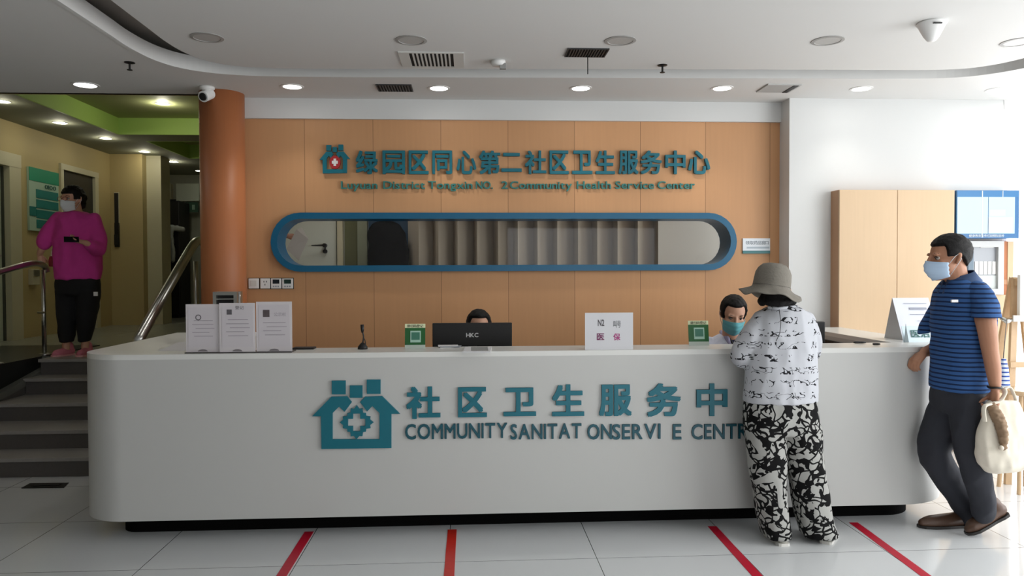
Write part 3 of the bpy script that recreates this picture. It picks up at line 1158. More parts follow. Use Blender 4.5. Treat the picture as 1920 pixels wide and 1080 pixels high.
# ------------------------------------------------------------------ blue oval frame
OUT = OVH + 0.052
ff = bmesh.new()
o_, i_ = stadium(OUT), stadium(OVH)
y0, y1 = PANEL_Y - 0.05, PANEL_Y + 0.24
k = len(o_)
R = []
for p, q in zip(o_, i_):
    R.append([ff.verts.new((p[0], y0, p[2])), ff.verts.new((q[0], y0, q[2])), ff.verts.new((q[0], y1, q[2])),
              ff.verts.new((q[0] + (p[0] - q[0]) * 0.12, y1, q[2] + (p[2] - q[2]) * 0.12)),
              ff.verts.new((q[0] + (p[0] - q[0]) * 0.12, PANEL_Y, q[2] + (p[2] - q[2]) * 0.12)),
              ff.verts.new((p[0], PANEL_Y, p[2]))])
for i in range(k):
    a_, b_ = R[i], R[(i + 1) % k]
    for j in range(6):
        ff.faces.new((a_[j], a_[(j + 1) % 6], b_[(j + 1) % 6], b_[j]))
t = thing('window_frame', 'long blue oval frame round the opening in the timber wall', 'window frame', (0.2, PANEL_Y, OVZ - OUT))
obj('frame_ring', ff, BLUE_FR, t, smooth='auto')
obj('glass_pane', pr(stadium(OVH - 0.0005, y=PANEL_Y + 0.12), (0, 0.006, 0)), GLASS, t)

# ------------------------------------------------------------------ sign on the timber wall
SY = PANEL_Y - 0.004


def wall_logo(parent, box_px, Y, m, cross_m, depth, red=False):
    """house of three figures round a cross; points measured on a 420 x 352 field"""
    xl, yt, xr, yb = box_px

    def P(x, y):
        return at(xl + (x - 55) / 365 * (xr - xl), yt + (y - 68) / 284 * (yb - yt), Y)
    v = (0, depth, 0)
    left = [(55, 218), (135, 138), (200, 136), (220, 160), (190, 200), (168, 178), (140, 205), (140, 312), (335, 312), (335, 205),
            (305, 176), (284, 198), (254, 160), (275, 138), (345, 135), (420, 208), (384, 208), (384, 348), (94, 352), (92, 218)]
    obj('house_mark', pr([P(*q) for q in left], v), m, parent)
    for (a0, b0_, a1, b1_) in ((137, 72, 194, 128), (212, 92, 264, 142), (282, 68, 339, 126)):
        obj('head_mark', pr([P(a0, b0_), P(a1, b0_), P(a1, b1_), P(a0, b1_)], v), m, parent)
    c = (240, 243)
    cross = []
    w, L = 15, 36
    for (x, y) in ((-w, -L), (w, -L), (w, -w), (L, -w), (L, w), (w, w), (w, L), (-w, L), (-w, w), (-L, w), (-L, -w), (-w, -w)):
        cross.append(P(c[0] + x, c[1] + y))
    if red:
        disc = [P(c[0] + 66 * math.cos(2 * PI * i / 24), c[1] + 66 * math.sin(2 * PI * i / 24)) for i in range(24)]
        obj('red_disc', pr(disc, v), mat('red_enamel', rgb(176, 42, 46), 0.4), parent)
        obj('white_cross', pr([p - Vector((0, 0.004, 0)) for p in cross], v), WHITE_PL, parent)
    else:
        ringp = []
        for i in range(32):
            a = 2 * PI * i / 32
            base = 62 if i % 2 == 0 else 52
            rr = base * (1.0 + 0.13 * math.cos(4 * a))
            ringp.append(P(c[0] + rr * math.cos(a), c[1] + rr * math.sin(a)))
        obj('cross_ring', pr(ringp, v, [cross]), m, parent)


sg = thing('wall_sign', 'long teal Chinese and English lettering with red cross emblem on timber wall', 'sign',
           (0.4, SY, at(900, 360, SY).z))
wall_logo(sg, (599, 271, 656, 325), SY - 0.025, TEAL, None, 0.025, red=True)
zh = '绿园区同心第二社区卫生服务中心'
cells = [(668, 709), (718, 760), (767, 804), (811, 848), (856, 893), (898, 938), (940, 978), (984, 1024), (1030, 1066),
         (1072, 1110), (1116, 1152), (1159, 1196), (1200, 1240), (1246, 1284), (1289, 1330)]
for ch, (xa, xb) in zip(zh, cells):
    vs, fs = glyph(ch, 0.022)
    x0, x1 = min(v.x for v in vs), max(v.x for v in vs)
    yy0, yy1 = min(v.y for v in vs), max(v.y for v in vs)
    A = at(xa, 327, SY)
    B = at(xb, 327, SY)
    T = at(xa, 283, SY)
    h = (T.z - A.z)
    if ch == '二':
        A.z += h * 0.1
        h *= 0.8
    bm = bmesh.new()
    nv = [bm.verts.new((A.x + (v.x - x0) / (x1 - x0) * (B.x - A.x), SY - (v.z + 0.05) / 0.1 * 0.025,
                        A.z + (v.y - yy0) / (yy1 - yy0) * h)) for v in vs]
    for f in fs:
        try:
            bm.faces.new([nv[i] for i in f])
        except ValueError:
            pass
    obj('letter', bm, TEAL, sg)
for s, xa, xb in (('Luyuan', 640, 708), ('District', 719, 797), ('Tongxin', 803, 886), ('NO.', 892, 924), ('2', 940, 952),
                  ('Community', 956, 1072), ('Health', 1081, 1145), ('Service', 1153, 1226), ('Center', 1232, 1302)):
    A, B, T = at(xa, 354, SY), at(xb, 354, SY), at(xa, 340, SY)
    write(s, (A.x, SY, A.z), (1, 0, 0), (0, 0, 1), B.x - A.x, T.z - A.z, TEAL2, sg, depth=0.015, bold=0.012, gap=0.06)

# ------------------------------------------------------------------ reception counter
FY = 4.4
CT, CB = 1.092, 0.127
XL, XR = at(163, 668, 4.75).x + 0.06, 3.06
rl, rr = 0.30, 0.42


def corner(cx, cy, r, a0, a1, n=28):
    return [(cx + r * math.cos(a0 + (a1 - a0) * i / n), cy + r * math.sin(a0 + (a1 - a0) * i / n)) for i in range(n + 1)]


def U(off, inner=0.0, yb_l=6.02, yb_r=6.02):
    o = [(XL + off, yb_l)]
    o += corner(XL + rl, FY + rl, rl - off, PI, 1.5 * PI)
    o += corner(XR - rr, FY + rr, rr - off, 1.5 * PI, 2 * PI)
    o += [(XR - off, yb_r)]
    o += [(XR - 0.33 + inner, yb_r), (XR - 0.33 + inner, FY + 0.30), (XL + 0.62, FY + 0.30), (XL + 0.62, yb_l)]
    return o


t = thing('reception_counter', 'long white curved reception counter with teal lettering on its front', 'counter', (0.3, FY + 0.2, 0))
COUNTER = t
body = [(x, y, CB) for x, y in U(0.0)]
obj('counter_front', pr(body, (0, 0, CT - 0.03 - CB)), WHITE_LAM, t, smooth='auto')
obj('countertop', pr([(x, y, CT - 0.03) for x, y in U(0.0)], (0, 0, 0.03)), mat('countertop_white', rgb(226, 226, 222), 0.3), t, smooth='auto')
obj('plinth', pr([(x, y, 0) for x, y in U(0.19)], (0, 0, CB)), mat('black_plinth', rgb(8, 8, 8), 0.9, spec=0.1), t)
# black panel added as painted shade below the right return
obj('shade_panel', bx(XR - 0.36, XR - 0.332, FY + 0.32, 6.0, 0.1, CT - 0.06), mat('shade_black', rgb(14, 14, 14), 0.6), t)
obj('work_surface', bx(XL + 0.62, XR - 0.36, FY + 0.30, FY + 0.95, 0.72, 0.75), mat('dark_desk', rgb(52, 50, 48), 0.5), t)

# lettering and emblem mounted on the counter
cs = thing('counter_sign', 'large teal emblem with Chinese and English lettering on the counter front', 'sign', (0.3, FY, at(900, 845, FY).z))
wall_logo(cs, (585, 712, 750, 842), FY - 0.013, TEAL, None, 0.013)
for ch, xa, xb, yt_, yb_ in (('社', 762, 826, 725, 785), ('区', 859, 913, 726, 782), ('卫', 944, 1005, 727, 780), ('生', 1035, 1095, 721, 780),
                             ('服', 1123, 1184, 721, 780), ('务', 1212, 1276, 719, 781), ('中', 1305, 1363, 719, 780), ('心', 1393, 1455, 721, 780)):
    vs, fs = glyph(ch, 0.028)
    x0, x1 = min(v.x for v in vs), max(v.x for v in vs)
    yy0, yy1 = min(v.y for v in vs), max(v.y for v in vs)
    A, B, T = at(xa, yb_, FY), at(xb, yb_, FY), at(xa, yt_, FY)
    bm = bmesh.new()
    nv = [bm.verts.new((A.x + (v.x - x0) / (x1 - x0) * (B.x - A.x), FY + 0.001 - (v.z + 0.05) / 0.1 * 0.012,
                        A.z + (v.y - yy0) / (yy1 - yy0) * (T.z - A.z))) for v in vs]
    for f in fs:
        try:
            bm.faces.new([nv[i] for i in f])
        except ValueError:
            pass
    obj('letter', bm, TEAL, cs)
TEAL_D = mat('dark_teal_lettering', rgb(8, 78, 92), 0.4)
for s, xa, xb in (('COMMUNITY', 760, 951), ('SANITAT', 957, 1090), ('ON', 1101, 1147), ('SERVI', 1148, 1238), ('E', 1261, 1277),
                  ('CENTRE', 1296, 1418)):
    A, B, T = at(xa, 823, FY), at(xb, 820, FY), at(xa, 795, FY)
    write(s, (A.x, FY + 0.001, A.z), (1, 0, 0), (0, 0, 1), B.x - A.x, T.z - A.z, TEAL_D, cs, depth=0.010, bold=0.014, gap=0.10)

# red tape strips on the floor
TAPE = mat('red_floor_tape', rgb(196, 24, 52), 0.35, noise_amt=0.12, noise_scale=30)
TAPE_O = mat('orange_red_floor_tape', rgb(206, 44, 30), 0.35, noise_amt=0.12, noise_scale=30)
for (lab, m_, xa, ya, xb, yb) in (
        ('red floor tape strip leftmost, below the counter emblem', TAPE, 528, 1080, 580, 997),
        ('orange-red floor tape strip running straight out below the teal English lettering', TAPE_O, 842, 1080, 848, 993),
        ('red floor tape strip ending just left of woman in hat', TAPE, 1420, 1080, 1335, 987),
        ('red floor tape strip between woman in hat and man', TAPE, 1736, 1080, 1600, 980)):
    A, B = atz(xa, ya, 0), atz(xb, yb, 0)
    d = (A - B).normalized()
    A2 = A + d * 1.6
    s_ = Vector((-d.y, d.x, 0)) * 0.027
    bm = bmesh.new()
    pts = []
    nseg = 14
    for sgn in (1, -1):
        rng = range(nseg + 1) if sgn == 1 else range(nseg, -1, -1)
        for i in rng:
            q = B.lerp(A2, i / nseg) + s_ * sgn * (1 + 0.05 * noise.noise(Vector((i * 0.7, xa, sgn))))
            pts.append((q.x, q.y, 0.0005))
    prism(bm, pts, (0, 0, 0.0012))
    tag(obj('floor_tape', bm, m_), lab, 'tape', 'tape strips on the floor')

# dark floor outlet cover near the stairs
ov = [atz(40, 916, 0), atz(120, 915, 0), atz(129, 906, 0), atz(56, 907, 0)]
t = thing('floor_socket', 'black metal floor socket plate set in tiles before the stairs', 'floor socket', (sum(ov, Vector()) / 4))
obj('cover_plate', pr([(p.x, p.y, 0.0) for p in ov], (0, 0, 0.005)), mat('black_metal', rgb(22, 22, 22), 0.4, 0.6), t)
cc = sum(ov, Vector()) / 4
obj('lid', bx(cc.x - 0.10, cc.x + 0.10, cc.y - 0.018, cc.y + 0.018, 0.005, 0.009), BLACK, t)


# ------------------------------------------------------------------ ceiling fittings
GLOW = mat('lamp_glow', (1, 1, 1, 1), 0.5, emit=(1.0, 0.98, 0.94, 1), strength=14)
GLOW_WARM = mat('hall_lamp_glow', (1, 1, 1, 1), 0.5, emit=(0.98, 1.0, 0.86, 1), strength=10)


def downlight(px, py, z, label, r=0.075, glow=None, power=0, cat='ceiling light', group=None, spot=False, col=(1, 0.97, 0.9)):
    c = atz(px, py, z)
    t = thing('downlight', label, cat, c, group)
    bm = bmesh.new()
    lathe(bm, [(r * 0.78, z + 0.02), (r * 0.78, z - 0.001), (r * 0.8, z - 0.006), (r, z - 0.004), (r, z), (r * 0.9, z + 0.02)], 28, ox=c.x, oy=c.y)
    obj('trim_ring', bm, WHITE_PL if glow else mat('grey_trim', rgb(160, 159, 156), 0.5), t)
    bm = bmesh.new()
    lathe(bm, [(0, z - 0.003), (r * 0.78, z - 0.003), (r * 0.78, z + 0.004), (0, z + 0.004)], 28, ox=c.x, oy=c.y)
    obj('lens', bm, glow or mat('unlit_lens', rgb(182, 181, 178), 0.5), t)
    if power:
        l = bpy.data.lights.new('lamp', 'SPOT' if spot else 'POINT')
        l.energy = power
        l.color = col
        l.shadow_soft_size = 0.05
        if spot:
            l.spot_size = math.radians(105)
            l.spot_blend = 0.8
        lo = bpy.data.objects.new('lamp', l)
        COL.objects.link(lo)
        lo.parent = t
        lo.location = (0, 0, -0.03)
    return t


for (px, py, lab) in ((548, 162, 'lit round downlight above left part of the timber wall'),
                      (823, 165, 'lit round downlight right of the small dark border vent'),
                      (1089, 165, 'lit round downlight above the wall sign, below the thin rod'),
                      (1354, 165, 'lit round downlight left of the square ceiling hatch'),
                      (1615, 166, 'lit round downlight above the pale maple cupboard'),
                      (1870, 168, 'lit round downlight at right edge above the blue screen')):
    downlight(px, py, CEIL_Z, lab, 0.088, GLOW, 12 if px < 1500 else 8, group='lit downlights along the ceiling border', spot=True)
downlight(160, 159, CEIL_Z, 'large lit downlight in the low ceiling before the upper hall', 0.10, GLOW, 3, spot=True)
downlight(4, 190, HC, 'lit hall downlight cut by the left edge of the photo', 0.085, GLOW_WARM, 2.6, group='hall ceiling lights', col=(1, 0.95, 0.76))
hall = [(305, 194, 'lit hall downlight inside the first green recess', 1), (113, 230, 'lit hall downlight left of the green recess', 1),
        (198, 259, 'lit hall downlight below the corner of first green recess', 1), (38, 257, 'lit hall downlight above the cream door', 0),
        (135, 283, 'lit hall downlight above the black doorway', 0), (271, 284, 'lit hall downlight beside corner of second green recess', 1),
        (282, 303, 'lit hall downlight in front of the cream pillar', 0), (325, 303, 'lit hall downlight behind second green recess', 1),
        (374, 320, 'lit hall downlight farthest away beside orange column', 0)]
for (px, py, lab, on) in hall:
    z = HC + 0.22 if 'inside' in lab else HC
    downlight(px, py, z - 0.001, lab, 0.085, GLOW_WARM, (9 if 'inside' in lab else 3.8) if on else 0, group='hall ceiling lights', col=(1, 0.95, 0.76))
for (px, py, lab) in ((388, 70, 'unlit round ceiling light above the orange column'), (771, 75, 'unlit round ceiling light above the white slotted grille'),
                      (1163, 76, 'unlit round ceiling light right of the second dark grille'), (1552, 76, 'unlit round ceiling light left of the dome detector'),
                      (1908, 79, 'unlit round ceiling light at the top right edge')):
    downlight(px, py, CEIL_Z, lab, 0.10, None, 0, group='unlit lights in the centre ceiling')


def grille(c0, c1, yb, yt_, z, label, frame_m, nslat, margin=(0.16, 0.05)):
    """ceiling vent spanning pixel columns c0..c1, rows yt_..yb on the plane z"""
    A, B = atz(c0, yb, z), atz(c1, yb, z)
    T = atz((c0 + c1) / 2, yt_, z)
    x0, x1, y0, y1 = A.x, B.x, A.y, T.y
    if y0 > y1:
        y0, y1 = y1, y0
    t = thing('ceiling_vent', label, 'vent', ((x0 + x1) / 2, (y0 + y1) / 2, z))
    mx_, my = (x1 - x0) * margin[0], (y1 - y0) * margin[1]
    outer = [(x0, y0, z - 0.008), (x1, y0, z - 0.008), (x1, y1, z - 0.008), (x0, y1, z - 0.008)]
    inner = [(x0 + mx_, y0 + my, z - 0.008), (x1 - mx_, y0 + my, z - 0.008), (x1 - mx_, y1 - my, z - 0.008), (x0 + mx_, y1 - my, z - 0.008)]
    obj('frame', pr(outer, (0, 0, 0.008), [inner]), frame_m, t)
    obj('backing', bx(x0 + mx_ * 0.9, x1 - mx_ * 0.9, y0 + my * 0.9, y1 - my * 0.9, z - 0.003, z - 0.001), mat('vent_black', rgb(8, 8, 8), 0.8), t)
    w = (x1 - x0 - 2 * mx_) / nslat
    for i in range(1, nslat):
        xx = x0 + mx_ + w * i
        obj('slat', bx(xx - w * 0.22, xx + w * 0.22, y0 + my, y1 - my, z - 0.009, z - 0.003), frame_m, t)
    return t


VFR = mat('vent_frame_grey', rgb(206, 206, 202), 0.5)
VDK = mat('vent_frame_dark', rgb(44, 44, 44), 0.5)
grille(755, 870, 124, 97, CEIL_Z, 'white ceiling grille with ten black slots above the wall sign', VFR, 11)
grille(1058, 1134, 105, 90, CEIL_Z, 'dark slatted ceiling grille right of the white slotted one', VDK, 14, (0.03, 0.03))
grille(710, 775, 170, 158, CEIL_Z, 'small dark slatted grille in the border between two downlights', VDK, 12, (0.03, 0.03))
A, B, T = atz(1418, 171, CEIL_Z), atz(1480, 171, CEIL_Z), atz(1450, 157, CEIL_Z)
t = thing('ceiling_hatch', 'grey square ceiling hatch with a dark slot at its corner', 'hatch', (A.x, A.y, CEIL_Z))
y0, y1 = min(A.y, T.y), max(A.y, T.y)
obj('hatch_panel', bx(A.x, B.x, y0, y1, CEIL_Z - 0.010, CEIL_Z), mat('hatch_grey', rgb(178, 178, 176), 0.5), t)
obj('slot', bx(B.x - 0.06, B.x - 0.02, y0 + 0.01, y1 - 0.01, CEIL_Z - 0.014, CEIL_Z - 0.009), BLACK, t)


def sprinkler(px, py, z, label):
    c = atz(px, py, z)
    t = thing('sprinkler', label, 'sprinkler', c)
    bm = bmesh.new()
    lathe(bm, [(0, z), (0.035, z), (0.035, z - 0.004), (0.01, z - 0.010), (0, z - 0.010)], 20, ox=c.x, oy=c.y)
    obj('escutcheon', bm, mat('dark_metal', rgb(34, 34, 34), 0.4, 0.5), t)
    obj('stem', tb([(c.x, c.y, z - 0.008), (c.x, c.y, z - 0.05)], 0.007, 10), mat('dark_metal', (0, 0, 0, 1)), t)
    bm = bmesh.new()
    lathe(bm, [(0, z - 0.05), (0.018, z - 0.05), (0.018, z - 0.054), (0, z - 0.056)], 16, ox=c.x, oy=c.y)
    obj('deflector', bm, mat('dark_metal', (0, 0, 0, 1)), t)


sprinkler(243, 117, CEIL_Z, 'dark sprinkler head in the low ceiling left of curved lip')
sprinkler(1242, 122, CEIL_Z, 'dark sprinkler head in the centre ceiling right of the rod')
c = atz(1102, 104, CEIL_Z)
o = obj('hanging_rod', tb([(c.x, c.y, CEIL_Z), (c.x, c.y, CEIL_Z - 0.125)], 0.0035, 8), BLACK)
tag(o, 'thin black rod hanging from the second dark ceiling grille', 'rod')

# big cone shaped detector on the centre ceiling
c = atz(1747, 42, CEIL_Z)
t = thing('motion_detector', 'white cone shaped detector hanging from the ceiling at right', 'detector', c)
bm = bmesh.new()
z = CEIL_Z
lathe(bm, [(0, z), (0.080, z), (0.082, z - 0.012), (0.076, z - 0.016), (0.06, z - 0.05), (0.042, z - 0.085), (0.024, z - 0.108), (0, z - 0.116)], 36, ox=c.x, oy=c.y)
obj('shell', bm, WHITE_PL, t, smooth=True)
obj('sensor_window', bx(c.x - 0.035, c.x + 0.015, c.y - 0.078, c.y - 0.066, z - 0.030, z - 0.024), BLACK, t)


def dome_cam(px, py, label, big=1.0):
    c = atz(px, py, CEIL_Z)
    t = thing('security_camera', label, 'security camera', c)
    z = CEIL_Z
    bm = bmesh.new()
    lathe(bm, [(0, z), (0.05 * big, z), (0.05 * big, z - 0.015), (0.03 * big, z - 0.03), (0, z - 0.03)], 24, ox=c.x, oy=c.y)
    obj('mount', bm, WHITE_PL, t, smooth=True)
    d = Vector((-0.2, -0.7, -0.35)).normalized()
    p = Vector((c.x, c.y, z - 0.055 * big))
    bm = bmesh.new()
    tube(bm, [p - d * 0.045 * big, p + d * 0.05 * big], [0.036 * big, 0.038 * big], 20)
    obj('camera_body', bm, WHITE_PL, t, smooth=False, bevel=0.004)
    bm = bmesh.new()
    tube(bm, [p + d * 0.048 * big, p + d * 0.058 * big], [0.028 * big, 0.024 * big], 20)
    obj('lens', bm, BLACK, t)


dome_cam(388, 163, 'white security camera on the low ceiling beside orange column', 1.15)
c = atz(934, 114, CEIL_Z)
t = thing('smoke_detector', 'small white detector on the centre ceiling right of slotted grille', 'detector', c)
bm = bmesh.new()
lathe(bm, [(0, z), (0.050, z), (0.052, z - 0.02), (0.04, z - 0.035), (0, z - 0.038)], 28, ox=c.x, oy=c.y)
obj('shell', bm, WHITE_PL, t, smooth=True)
obj('sensor_arm', bx(c.x + 0.01, c.x + 0.055, c.y - 0.03, c.y + 0.01, z - 0.06, z - 0.02), mat('detector_grey', rgb(150, 150, 148), 0.5), t, bevel=0.004)

# ------------------------------------------------------------------ fittings on the timber wall
PY = PANEL_Y
names = [('plain white switch plate, leftmost of the row on timber wall', 'switch', 467, 486, 0),
         ('white socket plate, second in the row on timber wall', 'socket', 489, 507, 1),
         ('thermostat with dark screen, third in the row on timber wall', 'thermostat', 509, 528, 2),
         ('thermostat with greenish screen, rightmost in the row on timber wall', 'thermostat', 530, 550, 3)]
for lab, cat, xa, xb, kd in names:
    A, B = at(xa, 541, PY), at(xb, 522, PY)
    t = thing({'switch': 'light_switch', 'socket': 'wall_socket', 'thermostat': 'thermostat'}[cat], lab, cat, (A.x, PY, A.z),
              'wall controls on the timber wall')
    obj('back_plate', bx(A.x - 0.004, B.x + 0.004, PY - 0.006, PY, A.z - 0.004, B.z + 0.004), BLACK, t)
    obj('plate', bx(A.x, B.x, PY - 0.016, PY - 0.006, A.z, B.z), WHITE_PL, t, bevel=0.003)
    w, h = B.x - A.x, B.z - A.z
    if kd == 0:
        obj('rocker', bx(A.x + w * .2, B.x - w * .2, PY - 0.020, PY - 0.016, A.z + h * .25, B.z - h * .2), mat('rocker_white', rgb(214, 214, 208), 0.4), t)
    elif kd == 1:
        bm = bmesh.new()
        for q, r_ in ((0.35, 0.6), (0.6, 0.6), (0.45, 0.3)):
            box(bm, A.x + w * q, A.x + w * q + 0.006, PY - 0.017, PY - 0.0155, A.z + h * r_, A.z + h * r_ + 0.014)
        obj('socket_holes', bm, BLACK, t)
    else:
        obj('screen', bx(A.x + w * .18, B.x - w * .18, PY - 0.018, PY - 0.016, A.z + h * .48, B.z - h * .1),
            mat('lcd_dark' if kd == 2 else 'lcd_green', rgb(16, 22, 30) if kd == 2 else rgb(24, 52, 44), 0.2), t)
        for q in range(3):
            obj('button', bx(A.x + w * (.2 + .22 * q), A.x + w * (.34 + .22 * q), PY - 0.019, PY - 0.016, A.z + h * .15, A.z + h * .28),
                mat('button_grey', rgb(150, 158, 166), 0.4), t)

A, B = at(1392, 470, PY), at(1443, 447, PY)
t = thing('notice_plate', 'small white plaque with teal lower edge on timber wall right end', 'plaque', (A.x, PY, A.z))
obj('plate', bx(A.x, B.x, PY - 0.012, PY, A.z, B.z), mat('plaque_white', rgb(226, 232, 238), 0.4), t)
obj('lower_edge', bx(A.x, B.x, PY - 0.014, PY, A.z - 0.026, A.z), mat('plaque_teal', rgb(56, 120, 124), 0.4), t)
W_ = B.x - A.x
write('领取药品窗口', (A.x + W_ * .1, PY - 0.012, A.z + 0.055), (1, 0, 0), (0, 0, 1), W_ * .84, 0.030, mat('plaque_ink', rgb(96, 110, 122), 0.5), t,
      depth=0.001, join=True, name='heading_text')
obj('small_text_line', bx(A.x + W_ * .14, B.x - W_ * .03, PY - 0.0128, PY - 0.012, A.z + 0.018, A.z + 0.034), mat('plaque_grey', rgb(176, 188, 198), 0.5), t)
# ------------------------------------------------------------------ things on and behind the counter
TOP = CT
PAPER = mat('paper_white', rgb(224, 224, 226), 0.7)
INK = mat('ink_grey', rgb(96, 92, 96), 0.7)
INK_L = mat('ink_pale', rgb(158, 150, 158), 0.7)

# three-panel acrylic document stand
YS = 4.46
zt_ = at(450, 568, YS).z
t = thing('document_stand', 'wide white acrylic stand holding three sheets at the counter left end', 'document stand',
          (at(448, 660, YS).x, YS, TOP))
cuts = [348, 412, 480, 548]
ACR = mat('acrylic_sheet', rgb(214, 208, 210), 0.25)
ws = []
for i in range(3):
    xa, xb = at(cuts[i], 620, YS).x, at(cuts[i + 1], 620, YS).x
    yb_ = YS + (0.0, -0.012, 0.0)[i]
    top = at(450, (570, 568, 566)[i], YS).z
    p = obj('panel', bx(xa + 0.002, xb - 0.002, yb_, yb_ + 0.006, TOP + 0.006, top), ACR, t)
    w = xb - xa
    obj('paper_sheet', bx(xa + w * .08, xb - w * .06, yb_ - 0.002, yb_ - 0.0005, TOP + 0.035, top - 0.02), mat('sheet_paper', rgb(206, 200, 204), 0.7), p)
    lb_ = bmesh.new()
    for (fx0, fx1, fz) in ((.25, .8, .66), (.2, .82, .58), (.3, .85, .50), (.2, .7, .42), (.25, .8, .34)):
        if i == 2 and fz > .6:
            continue
        zz = TOP + (top - TOP) * fz
        box(lb_, xa + w * fx0, xa + w * fx1, yb_ - 0.003, yb_ - 0.002, zz, zz + 0.0035)
    obj('text_lines', lb_, INK_L, p)
    if i == 0:
        bm = bmesh.new()
        q = Vector((xa + w * .38, yb_ - 0.003, TOP + (top - TOP) * .73))
        ri = [(q.x + .017 * math.cos(a_ * PI / 8), q.y, q.z + .017 * math.sin(a_ * PI / 8)) for a_ in range(16)]
        r2 = [(q.x + .012 * math.cos(a_ * PI / 8), q.y, q.z + .012 * math.sin(a_ * PI / 8)) for a_ in range(16)]
        prism(bm, ri, (0, 0.001, 0), [r2])
        obj('round_emblem', bm, INK, p)
    elif i == 1:
        write('登记', (xa + w * .45, yb_ - 0.002, TOP + (top - TOP) * .88), (1, 0, 0), (0, 0, 1), 0.05, 0.018, INK, p, depth=0.001, join=True, name='heading_text')
        obj('portrait_mark', bx(xa + w * .22, xa + w * .36, yb_ - 0.003, yb_ - 0.002, TOP + (top - TOP) * .77, TOP + (top - TOP) * .87), INK, p)
    else:
        obj('photo', bx(xa + w * .2, xa + w * .38, yb_ - 0.003, yb_ - 0.002, TOP + (top - TOP) * .70, TOP + (top - TOP) * .84), mat('photo_dark', rgb(88, 78, 80), 0.5), p)
        write('公示栏', (xa + w * .5, yb_ - 0.002, TOP + (top - TOP) * .72), (1, 0, 0), (0, 0, 1), 0.07, 0.02, INK_L, p, depth=0.001, join=True, name='heading_text')
    bm = bmesh.new()
    xm = (xa + xb) / 2
    pts = [(xm + .028 * math.cos(a_ * PI / 8), yb_ - 0.004, TOP + 0.010 + .012 * math.sin(a_ * PI / 8)) for a_ in range(9)]
    prism(bm, pts, (0, 0.003, 0))
    obj('finger_notch', bm, mat('notch_grey', rgb(130, 124, 126), 0.5), p)
xa, xb = at(348, 620, YS).x, at(548, 620, YS).x
obj('base', bx(xa, xb, YS - 0.02, YS + 0.09, TOP, TOP + 0.006), mat('stand_base_shadow', rgb(70, 66, 66), 0.4), t)  # base coloured dark to draw the shadow line under the stand

# white sheet lying at the left corner
ps = [atz(296, 658, TOP), atz(352, 657, TOP), atz(372, 640, TOP), atz(335, 642, TOP)]
o = obj('paper_sheet', pr([(p.x, p.y, TOP + 0.0003) for p in ps], (0, 0, 0.0012)), PAPER)
tag(o, 'bright white sheet of paper lying left of the document stand', 'paper')

# metal framed box behind the stand
A, B = at(401, 570, 4.98), at(446, 547, 4.98)
t = thing('card_dispenser', 'metal framed box with black slot behind the document stand', 'dispenser', ((A.x + B.x) / 2, 5.0, TOP))
fb = bmesh.new()
o4 = [(A.x, 4.96, TOP), (B.x, 4.96, TOP), (B.x, 4.96, B.z), (A.x, 4.96, B.z)]
i4 = [(A.x + .022, 4.96, TOP + .03), (B.x - .022, 4.96, TOP + .03), (B.x - .022, 4.96, B.z - .022), (A.x + .022, 4.96, B.z - .022)]
prism(fb, o4, (0, 0.12, 0), [i4])
obj('metal_frame', fb, STEEL, t)
obj('inner_panel', bx(A.x + .02, B.x - .02, 4.99, 5.05, TOP + .02, B.z - .02), BLACK, t)
obj('shelf', bx(A.x + .022, B.x - .022, 4.965, 4.99, B.z - .050, B.z - .044), STEEL, t)
obj('bright_edge', tb([(B.x + .012, 4.97, TOP + .002), (B.x + .012, 4.97, B.z)], 0.008, 10), CHROME, t, smooth=True)

# microphone
mx0 = at(680, 650, 4.6).x
t = thing('desk_microphone', 'small black gooseneck microphone standing on the counter', 'microphone', (mx0, 4.6, TOP))
bm = bmesh.new()
lathe(bm, [(0, TOP), (0.031, TOP), (0.029, TOP + .015), (0.016, TOP + .032), (0.008, TOP + .04), (0, TOP + .04)], 24, ox=mx0, oy=4.6)
obj('base', bm, BLACK, t, smooth=True)
obj('gooseneck', tb(catmull([Vector((mx0, 4.6, TOP + .035)), Vector((mx0 + .006, 4.6, TOP + .075)), Vector((mx0 - .001, 4.6, TOP + .11))], 5), 0.0045, 8), BLACK, t, smooth=True)
bm = bmesh.new()
tube(bm, [(mx0 - .001, 4.6, TOP + .10), (mx0 - .001, 4.6, TOP + .118), (mx0 - .002, 4.6, TOP + .150)], [0.006, 0.010, 0.011], 14)
obj('capsule', bm, BLACK, t, smooth=True)
obj('cable', tb(catmull([Vector((mx0 + .02, 4.6, TOP + .006)), Vector((mx0 + .014, 4.605, TOP + .05)), Vector((mx0 + .004, 4.61, TOP + .07))], 4), 0.003, 6), BLACK, t)
o = obj('keyboard', bx(at(552, 650, 4.66).x, at(592, 650, 4.66).x, 4.60, 4.68, TOP, TOP + 0.012), BLACK, bevel=0.004)
o.name = 'flat_black_tray'
tag(o, 'flat black tray lying right of the document stand', 'tray')


